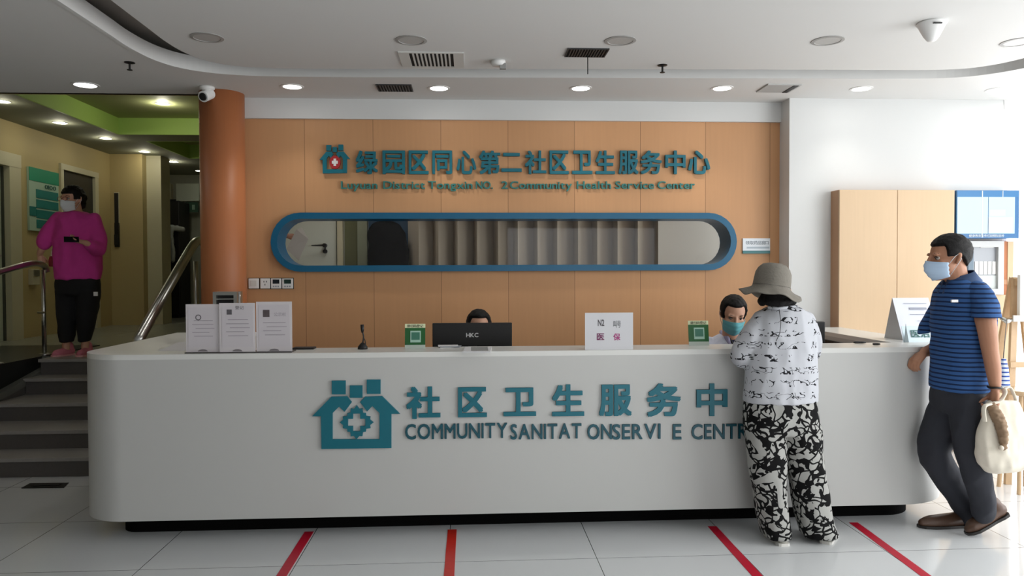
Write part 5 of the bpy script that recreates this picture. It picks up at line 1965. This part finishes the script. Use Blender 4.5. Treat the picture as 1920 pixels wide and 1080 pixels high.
# trousers
b = Body()
b.loftpx([(1400, 1526, 744, 4.205, .125), (1396, 1529, 765, 4.20, .135), (1397, 1532, 790, 4.20, .135), (1400, 1534, 812, 4.20, .12)])
b.loftpx([(1398, 1466, 795, 4.2, .125), (1402, 1471, 840, 4.2, .11), (1409, 1471, 890, 4.2, .10), (1417, 1472, 940, 4.2, .10), (1426, 1476, 980, 4.2, .105),
          (1432, 1478, 1003, 4.2, .11)])
b.loftpx([(1462, 1533, 795, 4.2, .125), (1472, 1538, 840, 4.2, .11), (1481, 1545, 890, 4.2, .10), (1490, 1552, 940, 4.2, .10), (1498, 1560, 980, 4.2, .105),
          (1503, 1566, 1001, 4.2, .11)])
b.build('trousers', print_mat('trouser_print', rgb(172, 172, 168), rgb(10, 10, 11), 'floral'), t, .009, 5, wrinkle=.008, wscale=7, wstretch=(1, 1, .45))
SHG = mat('shoe_grey', rgb(190, 188, 180), 0.6)
SOLE_W = mat('sole_white', rgb(214, 212, 206), 0.5)
x1 = at(1458, 1005, 4.2).x
shoe(t, SHG, SOLE_W, (x1, 4.10, 0.0), (x1 - .01, 4.33, 0.0))
x2 = at(1536, 1005, 4.2).x
shoe(t, SHG, SOLE_W, (x2, 4.12, 0.0), (x2 + .12, 4.30, 0.0))

# ================================================================== man at the right
Y0 = 4.22
t = thing('person', 'person in blue striped polo and dark trousers leaning at counter end', 'person', (at(1800, 900, Y0).x, Y0, 0))
HM = head_matrix(at(1777, 484, 4.22), math.radians(-98), math.radians(7), 0, 1.12)
b = Body()
head_into(b, HM, at(1799, 552, 4.22), .056)
b.loftpx([(1780, 1822, 540, 4.22, .10), (1776, 1836, 560, 4.22, .14), (1770, 1838, 620, 4.22, .15), (1768, 1838, 700, 4.22, .14), (1766, 1838, 750, 4.22, .14),
          (1772, 1832, 770, 4.22, .13)])
# near arm hangs down, hand through the bag straps
b.limb([at(1834, 560, 4.09), at(1848, 600, 4.0), at(1856, 655, 3.99)], [.045, .054, .043])
b.limb([at(1856, 655, 3.99), at(1862, 690, 3.99), at(1866, 724, 3.98)], [.043, .040, .029])
hand_into(b, at(1866, 730, 3.98), (-.05, .0, -1), (-1, .1, 0), side=1, curl=1.1, k=.95)
# far arm rests on the counter corner
b.limb([at(1792, 560, 4.40), at(1772, 610, 4.42), at(1765, 640, 4.42)], [.055, .050, .042])
b.limb([at(1765, 640, 4.42), at(1750, 654, 4.405), at(1734, 660, 4.385)], [.042, .038, .030])
hand_into(b, at(1733, 661, 4.375), (-.55, -.12, -.42), (.25, .25, -1), side=-1, curl=.95, k=1.0)
# legs
b.limb([at(1790, 770, 4.30), at(1748, 842, 4.30), at(1818, 962, 4.35), at(1820, 985, 4.35)], [.082, .062, .042, .04])
b.limb([at(1826, 770, 4.12), at(1832, 865, 4.10), at(1850, 955, 4.16)], [.082, .062, .042])
b.build('body', SKIN, t, .005, 4)
eyes(t, HM)
hair(t, HM, HAIR, back_low=-.062, thick=.012, fringe=.068, side_low=.012, front=-.045)
face_mask(t, HM, MASK_B)
# polo shirt
PO = print_mat('polo_stripes', rgb(54, 92, 146), rgb(27, 44, 78), 'stripe')
b = Body()
b.loftpx([(1781, 1822, 520, 4.22, .075), (1772, 1836, 531, 4.22, .125), (1765, 1846, 548, 4.22, .175), (1761, 1850, 575, 4.22, .195),
          (1759, 1850, 620, 4.22, .185), (1757, 1848, 670, 4.22, .175), (1755, 1846, 715, 4.22, .175), (1755, 1846, 729, 4.22, .175)])
po = b.build('polo_shirt', PO, t, .008, 5, wrinkle=.005, wscale=8, wstretch=(1, 1, .8))
b = Body()
b.limb([at(1828, 545, 4.12), at(1845, 566, 4.03), at(1850, 600, 3.99), at(1851, 625, 3.985)], [.060, .067, .072, .070])
b.build('sleeve', PO, po, .008, 4, wrinkle=.004, wscale=10, clip=[(at(1850, 595, 3.99), Vector((0, 0, -1)))])
b = Body()
b.limb([at(1796, 546, 4.36), at(1768, 578, 4.41), at(1750, 612, 4.43), at(1744, 630, 4.43)], [.060, .070, .074, .074])
b.build('sleeve', PO, po, .008, 4, wrinkle=.004, wscale=10, clip=[(at(1747, 614, 4.43), Vector((.45, 0, -.9)).normalized())])
NAVY = mat('collar_navy', rgb(52, 76, 114), 0.8)
cc_ = at(1799, 524, 4.22)
bm = bmesh.new()
rows = []
for (rx_, ry_, dz_) in ((.108, .128, -.030), (.092, .104, -.004), (.072, .080, .034), (.068, .076, .032)):
    row = []
    for i in range(40):
        a_ = PI + .16 + (2 * PI - .32) * i / 39
        x_, y_ = rx_ * math.cos(a_), ry_ * math.sin(a_)
        tip = max(0, -math.cos(a_)) ** 6
        row.append(bm.verts.new(cc_ + Vector((x_ - .012 * tip, y_, dz_ + .30 * x_ - (.020 * tip if dz_ < 0 else 0)))))
    rows.append(row)
for u, v in zip(rows, rows[1:]):
    for i in range(39):
        bm.faces.new((u[i], u[i + 1], v[i + 1], v[i]))
col_ = obj('collar', bm, NAVY, po, smooth=True)
md_ = col_.modifiers.new('thick', 'SOLIDIFY')
md_.thickness = .004
obj('chest_badge', bx(at(1786, 565, 4.02).x, at(1798, 565, 4.02).x, 4.026, 4.036, at(1790, 567, 4.02).z, at(1790, 562, 4.02).z), mat('badge_white', rgb(215, 215, 215)), po)
# trousers
TR = mat('trousers_charcoal', rgb(40, 42, 50), 0.85, noise_amt=.08, noise_scale=20)
b = Body()
b.loftpx([(1758, 1843, 718, 4.22, .155), (1756, 1844, 735, 4.22, .16), (1756, 1842, 755, 4.22, .15), (1762, 1838, 772, 4.22, .12)])
b.limb([at(1790, 745, 4.27), at(1775, 778, 4.29), at(1761, 812, 4.30), at(1750, 846, 4.30), at(1776, 895, 4.31), at(1812, 950, 4.34), at(1818, 968, 4.35)],
       [.100, .106, .100, .088, .078, .070, .066])
b.limb([at(1812, 745, 4.14), at(1818, 830, 4.11), at(1826, 872, 4.10), at(1838, 915, 4.12), at(1846, 962, 4.17)], [.100, .080, .074, .068, .062])
b.build('trousers', TR, t, .009, 5, wrinkle=.008, wscale=7, wstretch=(1, 1, .7))
# leather shoes
BR = mat('brown_leather', rgb(84, 60, 46), 0.4, noise_amt=.12, noise_scale=25)
SOLE_D = mat('sole_dark', rgb(30, 27, 25), 0.5)
tz = atz(1752, 1006, 0)
s1 = shoe(t, BR, SOLE_D, (at(1836, 1000, 4.35).x, 4.36, 0.0), (tz.x, 4.36, 0.0), w=.052, h=.085)
ft = atz(1806, 1029, 0)
s2 = shoe(t, BR, SOLE_D, (at(1888, 985, 4.2).x, 4.2, .125), (at(1812, 1028, 4.2).x, 4.20, 0.005), w=.052, h=.08)
for s_, hx_, zz in ((s1, 1790, .085), ):
    for k_ in range(4):
        p = Vector((at(1800, 1000, 4.35).x - .022 * k_, 4.36, .092 - .013 * k_))
        obj('lace', tb([p + Vector((0, -.02, -.006)), p + Vector((0, 0, .003)), p + Vector((0, .02, -.006))], .003, 6), SOLE_D, s_)
# wristband
wr = at(1865, 726, 3.98)
bm = bmesh.new()
tube(bm, [wr + Vector((.033 * math.cos(2 * PI * i / 20), .033 * math.sin(2 * PI * i / 20), .002 * math.sin(i))) for i in range(21)], .006, 8, cap=False)
obj('wrist_band', bm, BLACK, t, smooth=True)

# tote bag hanging from his hand
hpt = at(1862, 756, 3.98)
bagc = at(1878, 880, 3.98)
t = thing('tote_bag', 'cream cloth tote bag hanging from hand of man in polo', 'bag', (bagc.x, 3.98, bagc.z))
CAN = mat('canvas_cream', rgb(226, 218, 202), 0.9, noise_amt=.05, noise_scale=30)
b = Body()
b.loftpx([(1852, 1908, 752, 3.99, .022), (1842, 1916, 785, 3.99, .045), (1835, 1920, 820, 3.99, .062), (1833, 1924, 850, 3.99, .070), (1838, 1922, 870, 3.99, .062),
          (1852, 1908, 882, 3.99, .035)])
b.build('bag_body', CAN, t, .008, 4, wrinkle=.012, wscale=9, wstretch=(1, 1, .5))
obj('strap', tb(catmull([at(1846, 790, 3.93), at(1845, 764, 3.93), at(1858, 757, 3.945), at(1874, 752, 3.95), at(1884, 738, 3.96), at(1882, 730, 3.98)], 6), [.014] * 31, 8, flat=.5), CAN, t, smooth=True)
obj('strap', tb(catmull([at(1882, 730, 3.99), at(1893, 726, 4.0), at(1902, 742, 4.0), at(1910, 770, 4.0)], 6), .011, 8, flat=.5), CAN, t, smooth=True)
# gathered brown lining showing at the front
b = Body()
b.limb([at(1860, 762, 3.95), at(1872, 785, 3.93), at(1880, 812, 3.915), at(1882, 840, 3.91)], [.024, .028, .024, .012])
b.build('gathered_lining', mat('lining_brown', rgb(140, 116, 92), 0.8), t, .005, 3, wrinkle=.006, wscale=22, wstretch=(1, 1, 2))
bm = bmesh.new()
bmesh.ops.create_uvsphere(bm, u_segments=14, v_segments=10, radius=.014, matrix=Matrix.Translation(at(1877, 840, 3.895)))
obj('button', bm, mat('button_cream', rgb(214, 204, 186), .4), t, smooth=True)
# striped umbrella sleeve hanging behind him
t = thing('striped_pouch', 'small blue and white striped pouch hanging behind man in polo', 'pouch', at(1884, 728, 4.5))
b = Body()
b.loftpx([(1878, 1886, 672, 4.5, .01), (1876, 1890, 690, 4.5, .02), (1874, 1893, 726, 4.5, .025)])
b.build('pouch_body', print_mat('pouch_stripes', rgb(214, 224, 236), rgb(58, 84, 160), 'stripe'), t, .006, 2)
obj('cord', tb([at(1881, 676, 4.5), at(1884, 640, 4.6), at(1888, 598, 5.13)], .003, 6), mat('cord_dark', rgb(90, 84, 78), .7), t)

# ================================================================== woman in the pink sweater
Y0 = 7.6
t = thing('person', 'person in magenta sweater and face mask holding phone at stair top', 'person', (at(145, 655, Y0).x, Y0, HZ))
HM = head_matrix(at(135, 374, 7.57), math.radians(-22), math.radians(6), 0, 1.08)
b = Body()
head_into(b, HM, at(146, 408, 7.6), .05)
b.loftpx([(128, 160, 402, 7.6, .07), (112, 174, 412, 7.6, .10), (112, 176, 460, 7.6, .11), (112, 178, 530, 7.6, .12), (114, 178, 545, 7.6, .11)])
b.limb([at(112, 415, 7.6), at(93, 440, 7.58), at(84, 458, 7.56)], [.055, .048, .040])
b.limb([at(84, 458, 7.56), at(77, 470, 7.56), at(74, 477, 7.58)], [.036, .032, .026])
hand_into(b, at(75, 478, 7.58), (.2, .0, -1), (-.5, .8, -.2), side=1, curl=.8, k=.9)
b.limb([at(176, 415, 7.6), at(186, 445, 7.58), at(188, 466, 7.52)], [.055, .048, .042])
b.limb([at(188, 466, 7.52), at(174, 462, 7.40), at(160, 455, 7.32)], [.040, .034, .026])
hand_into(b, at(160, 455, 7.32), (-1, -.2, .25), (.1, -.3, 1), side=-1, curl=.6, k=.95)
b.limb([at(126, 540, 7.6), at(127, 590, 7.6), at(124, 640, 7.6), Vector((at(124, 645, 7.6).x, 7.6, HZ + .06))], [.085, .055, .038, .036])
b.limb([at(164, 540, 7.6), at(163, 590, 7.6), at(160, 640, 7.6), Vector((at(160, 645, 7.6).x, 7.6, HZ + .06))], [.085, .055, .038, .036])
b.build('body', SKIN2, t, .0075, 4)
eyes(t, HM)
hr = hair(t, HM, HAIR, back_low=-.05, thick=.014, fringe=.050, side_low=.0, front=-.05, rough=.007)
b = Body(HM)
b.ell((0, .10, -.04), (.04, .03, .05))
b.ell((.03, .098, .01), (.035, .025, .035))
b.build('hair_bun', HAIR, hr, .008, 2, wrinkle=.004, wscale=40)
face_mask(t, HM, MASK_W)
for s_ in (-1, 1):
    bm = bmesh.new()
    cpt = [HM @ Vector((s_ * .033 + .024 * math.cos(2 * PI * i / 16), -.100, .008 + .017 * math.sin(2 * PI * i / 16))) for i in range(17)]
    tube(bm, cpt, .0022, 6, cap=False)
    obj('glasses_rim', bm, mat('glasses_red', rgb(150, 60, 76), .3), t)
PK = mat('sweater_magenta', rgb(214, 66, 158), 0.9, noise_amt=.05, noise_scale=30)
b = Body()
b.loftpx([(133, 158, 397, 7.6, .07), (120, 168, 401, 7.6, .10), (106, 180, 412, 7.6, .13), (102, 185, 435, 7.6, .145), (104, 187, 470, 7.6, .15),
          (105, 187, 505, 7.6, .15), (107, 185, 524, 7.6, .145)])
b.limb([at(112, 413, 7.6), at(94, 438, 7.58), at(84, 455, 7.56)], [.078, .080, .068])
b.limb([at(174, 413, 7.6), at(182, 442, 7.58), at(183, 466, 7.52)], [.075, .080, .070])
b.limb([at(183, 466, 7.52), at(175, 463, 7.42), at(166, 459, 7.36)], [.070, .058, .045])
b.build('sweater', PK, t, .012, 5, wrinkle=.012, wscale=6, wstretch=(1, 1, .7))
b = Body()
b.loftpx([(110, 182, 515, 7.6, .13), (106, 186, 530, 7.6, .135), (107, 185, 552, 7.6, .13)])
b.loftpx([(107, 147, 545, 7.6, .12), (109, 145, 580, 7.6, .10), (111, 142, 610, 7.6, .09), (113, 137, 634, 7.6, .07), (114, 136, 641, 7.6, .065)])
b.loftpx([(146, 185, 545, 7.6, .12), (146, 182, 580, 7.6, .10), (147, 175, 610, 7.6, .09), (149, 170, 632, 7.6, .07), (149, 169, 640, 7.6, .065)])
b.build('trousers', mat('trousers_black', rgb(17, 17, 21), .85), t, .012, 4, wrinkle=.007, wscale=7)
bm = bmesh.new()
lp = at(180, 551, 7.49)
box(bm, lp.x - .018, lp.x + .018, lp.y - .012, lp.y + .002, lp.z - .02, lp.z + .02)
obj('trouser_logo', bm, WHITE_PL, t)
PS = mat('shoe_pink', rgb(206, 120, 136), .7)
PSO = mat('sole_pink', rgb(226, 170, 170), .6)
shoe(t, PS, PSO, (at(130, 650, 7.6).x, 7.68, HZ), (at(101, 655, 7.5).x, 7.46, HZ), w=.05, h=.08)
shoe(t, PS, PSO, (at(162, 650, 7.6).x, 7.68, HZ), (at(152, 655, 7.5).x, 7.44, HZ), w=.05, h=.08)
# phone she holds
ph = at(134, 449, 7.24)
t = thing('phone', 'dark phone held by person in magenta sweater', 'phone', ph)
M = Matrix.Translation(ph) @ Matrix.Rotation(.5, 4, 'Z') @ Matrix.Rotation(.9, 4, 'X')
obj('phone_case', bx(-.062, .062, -.033, .033, -.004, .004, M=M), BLACK, t, bevel=.003)
obj('phone_screen', bx(-.058, .058, -.030, .030, .004, .0046, M=M), mat('phone_glass', rgb(20, 22, 28), .08), t)
# small red bag hanging on the rail
rb = at(97, 488, 7.62)
t = thing('hanging_tag', 'small dark red pouch hanging by the rail beside magenta sweater', 'pouch', at(97, 500, 7.62))
b = Body()
b.loftpx([(93, 100, 480, 7.56, .015), (91, 103, 490, 7.56, .025), (92, 102, 500, 7.56, .018)])
b.build('pouch_body', mat('pouch_red', rgb(140, 30, 40), .6), t, .008, 2)
obj('pouch_loop', tb([at(96, 481, 7.56), at(97, 466, 7.56), at(99, 481, 7.56)], .006, 6), mat('loop_cream', rgb(220, 210, 190), .6), t)

# ================================================================== seated nurse
Y0 = 5.25
cx = at(1372, 700, Y0).x
chair(cx, Y0 + .02, 'black office chair behind the counter under the nurse in white coat')
t = thing('person', 'person in white coat and teal mask seated behind the counter', 'person', (cx, Y0, .5))
HM = head_matrix(at(1375, 590, 5.10), math.radians(-6), math.radians(24), math.radians(3), 1.06)
b = Body()
head_into(b, HM, at(1370, 650, 5.22), .05)
cz = lambda z: Vector((cx, Y0, z))
b.loft([(cz(1.09), .10, .06), (cz(1.03), .165, .09), (cz(.85), .14, .10), (cz(.62), .15, .12), (cz(.54), .17, .14)])
for s_ in (-1, 1):
    b.limb([cz(1.03) + Vector((s_ * .17, 0, 0)), cz(.86) + Vector((s_ * .22, -.06, 0)), cz(.79) + Vector((s_ * .19, -.16, 0))], [.05, .042, .036])
    b.limb([cz(.79) + Vector((s_ * .19, -.16, 0)), cz(.785) + Vector((s_ * .12, -.30, 0))], [.034, .025])
    hand_into(b, cz(.785) + Vector((s_ * .12, -.31, 0)), (-s_ * .3, -1, 0), (0, 0, -1), side=s_, curl=.3, k=.85)
    b.limb([cz(.56) + Vector((s_ * .09, -.02, 0)), cz(.56) + Vector((s_ * .11, -.40, .02)), cz(.12) + Vector((s_ * .11, -.42, 0))], [.08, .06, .04])
b.build('body', SKIN2, t, .0075, 4)
eyes(t, HM)
hair(t, HM, HAIR, back_low=-.07, thick=.012, fringe=.082, side_low=-.02, front=-.040)
face_mask(t, HM, MASK_T)
COAT = mat('coat_white', rgb(222, 226, 242), .8)
b = Body()
b.loft([(cz(1.11) + Vector((0, -.02, 0)), .085, .065), (cz(1.075), .15, .095), (cz(1.03), .20, .11), (cz(.90), .19, .125), (cz(.7), .17, .14), (cz(.56), .20, .17)])
for s_ in (-1, 1):
    b.limb([cz(1.035) + Vector((s_ * .175, 0, 0)), cz(.87) + Vector((s_ * .23, -.06, 0)), cz(.80) + Vector((s_ * .19, -.17, 0))], [.062, .06, .055])
    b.limb([cz(.80) + Vector((s_ * .19, -.17, 0)), cz(.79) + Vector((s_ * .13, -.27, 0))], [.055, .045])
ct = b.build('white_coat', COAT, t, .009, 4, wrinkle=.007, wscale=12)
for s_ in (-1, 1):
    p0 = cz(1.125) + Vector((s_ * .075, .01, 0))
    obj('lapel', tb([p0, cz(1.09) + Vector((s_ * .065, -.09, 0)), cz(.98) + Vector((s_ * .02, -.135, 0))], [.014, .020, .008], 8), mat('lapel_lilac', rgb(176, 172, 204), .8), ct, smooth=True)
bm = bmesh.new()
prism(bm, [cz(1.08) + Vector((-.05, -.10, 0)), cz(1.08) + Vector((.05, -.10, 0)), cz(.95) + Vector((0, -.135, 0))], (0, -.004, 0))
obj('dark_blouse', bm, mat('navy_blouse', rgb(28, 32, 58), .8), ct)
bm = bmesh.new()
lz = [cz(1.10) + Vector((-.055, -.09, 0)), cz(1.03) + Vector((-.03, -.135, 0)), cz(.93) + Vector((.01, -.15, 0)), cz(1.03) + Vector((.04, -.135, 0)), cz(1.10) + Vector((.06, -.09, 0))]
tube(bm, catmull(lz, 4), .006, 8)
obj('lanyard', bm, BLACK, t, smooth=True)

# ================================================================== second staff member behind the monitor
Y0 = 5.45
cx = at(898, 700, Y0).x
chair(cx, Y0 + .04, 'black office chair behind the monitor under dark-haired staff member')
t = thing('person', 'person with black hair bent down behind the computer monitor', 'person', (cx, Y0, .5))
HM = head_matrix(at(898, 615, 5.30), math.radians(4), math.radians(6), 0, 1.0)
cz = lambda z: Vector((cx, Y0, z))
b = Body()
head_into(b, HM, cz(1.04) + Vector((0, -.03, 0)), .05)
b.loft([(cz(1.05), .10, .06), (cz(.99), .165, .09), (cz(.83), .14, .10), (cz(.62), .15, .12), (cz(.54), .17, .14)])
for s_ in (-1, 1):
    b.limb([cz(.99) + Vector((s_ * .17, 0, 0)), cz(.84) + Vector((s_ * .22, -.06, 0)), cz(.79) + Vector((s_ * .17, -.18, 0))], [.05, .042, .036])
    b.limb([cz(.79) + Vector((s_ * .17, -.18, 0)), cz(.785) + Vector((s_ * .09, -.30, 0))], [.034, .025])
    hand_into(b, cz(.785) + Vector((s_ * .09, -.31, 0)), (-s_ * .2, -1, 0), (0, 0, -1), side=s_, curl=.3, k=.85)
    b.limb([cz(.56) + Vector((s_ * .09, -.02, 0)), cz(.56) + Vector((s_ * .11, -.40, .02)), cz(.12) + Vector((s_ * .11, -.42, 0))], [.08, .06, .04])
b.build('body', SKIN2, t, .0075, 4)
eyes(t, HM)
hair(t, HM, HAIR, back_low=-.08, thick=.016, fringe=.086, side_low=-.06, front=-.045)
face_mask(t, HM, MASK_W)
b = Body()
b.loft([(cz(1.06) + Vector((0, -.02, 0)), .085, .065), (cz(1.03), .15, .095), (cz(.99), .20, .11), (cz(.88), .19, .125), (cz(.7), .17, .14), (cz(.56), .20, .17)])
for s_ in (-1, 1):
    b.limb([cz(.995) + Vector((s_ * .175, 0, 0)), cz(.85) + Vector((s_ * .23, -.06, 0)), cz(.80) + Vector((s_ * .17, -.19, 0))], [.062, .06, .055])
    b.limb([cz(.80) + Vector((s_ * .17, -.19, 0)), cz(.79) + Vector((s_ * .11, -.27, 0))], [.055, .045])
b.build('white_coat', COAT, t, .009, 4, wrinkle=.007, wscale=12)

# ================================================================== arm with a paper in the oval opening (person standing in the stairwell)
px_ = at(498, 455, 7.1).x - .12
t = thing('person', 'person mostly hidden in stairwell, arm reaching into oval opening', 'person', (px_, 7.1, 0))
HM = head_matrix((px_, 7.06, 1.98), math.radians(40), math.radians(15), 0, 1.0)
hp = at(540, 442, 7.0)
b = Body()
cz = lambda z: Vector((px_, 7.1, z))
HM = head_matrix((px_, 7.06, 1.62 + .0), math.radians(60), math.radians(10), 0, .98)
head_into(b, HM, cz(1.40), .05)
b.loft([(cz(1.42), .07, .09), (cz(1.36), .10, .16), (cz(1.15), .10, .15), (cz(.95), .11, .16), (cz(.88), .10, .15)])
b.limb([cz(1.36) + Vector((.02, -.15, 0)), Vector((px_ + .05, 6.90, 1.45)), Vector((px_ + .08, 6.92, 1.58))], [.048, .042, .036])
b.limb([Vector((px_ + .08, 6.92, 1.58)), at(526, 441, 6.97), at(536, 442, 7.0)], [.035, .030, .025])
b.limb([cz(1.36) + Vector((0, .15, 0)), cz(1.1) + Vector((.02, .2, 0)), cz(.86) + Vector((.04, .18, 0))], [.048, .04, .028])
hand_into(b, cz(.86) + Vector((.04, .18, 0)), (.1, 0, -1), (0, -1, 0), side=1, curl=.5, k=.9)
hand_into(b, at(537, 442, 7.0), (1, .1, -.25), (0, .8, -.6), side=1, curl=.7, k=.85)
for s_ in (-1, 1):
    b.limb([cz(.9) + Vector((0, s_ * .09, 0)), cz(.48) + Vector((.01, s_ * .09, 0)), cz(.07) + Vector((0, s_ * .09, 0))], [.08, .055, .038])
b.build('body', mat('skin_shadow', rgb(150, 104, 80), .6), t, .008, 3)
hair(t, HM, HAIR, back_low=-.06, thick=.012, fringe=.055, side_low=.0)
eyes(t, HM)
b = Body()
b.loft([(cz(1.42), .08, .10), (cz(1.36), .12, .18), (cz(1.15), .12, .17), (cz(.9), .13, .18)])
b.limb([cz(1.36) + Vector((.02, -.15, 0)), Vector((px_ + .05, 6.90, 1.45)), Vector((px_ + .07, 6.91, 1.54))], [.062, .058, .05])
b.limb([cz(1.36) + Vector((0, .15, 0)), cz(1.1) + Vector((.02, .2, 0))], [.062, .055])
b.build('shirt', mat('shirt_grey', rgb(120, 120, 118), .8), t, .01, 4, wrinkle=.006)
b = Body()
b.loft([(cz(.93), .12, .17), (cz(.82), .13, .18)])
for s_ in (-1, 1):
    b.limb([cz(.85) + Vector((0, s_ * .09, 0)), cz(.48) + Vector((.01, s_ * .09, 0)), cz(.1) + Vector((0, s_ * .09, 0))], [.095, .07, .06])
b.build('trousers', mat('trousers_black', rgb(17, 17, 21)), t, .012, 4, wrinkle=.006)
for s_ in (-1, 1):
    shoe(t, BLACK, SOLE_D, (px_ - .08, 7.1 + s_ * .09, 0), (px_ + .16, 7.1 + s_ * .10, 0), w=.045)
q = [at(563, 424, 6.98), at(576, 440, 6.98), at(556, 488, 6.98), at(538, 470, 6.98), at(548, 455, 6.98)]
q = [at(556, 430, 6.98), at(566, 427, 7.0), at(578, 448, 7.0), at(560, 489, 6.98), at(537, 467, 6.98)]
o = obj('held_paper', pr(q, (0, .004, 0)), mat('paper_dim', rgb(176, 172, 164), .8))
tag(o, 'limp grey paper held by the arm in the oval opening', 'paper')
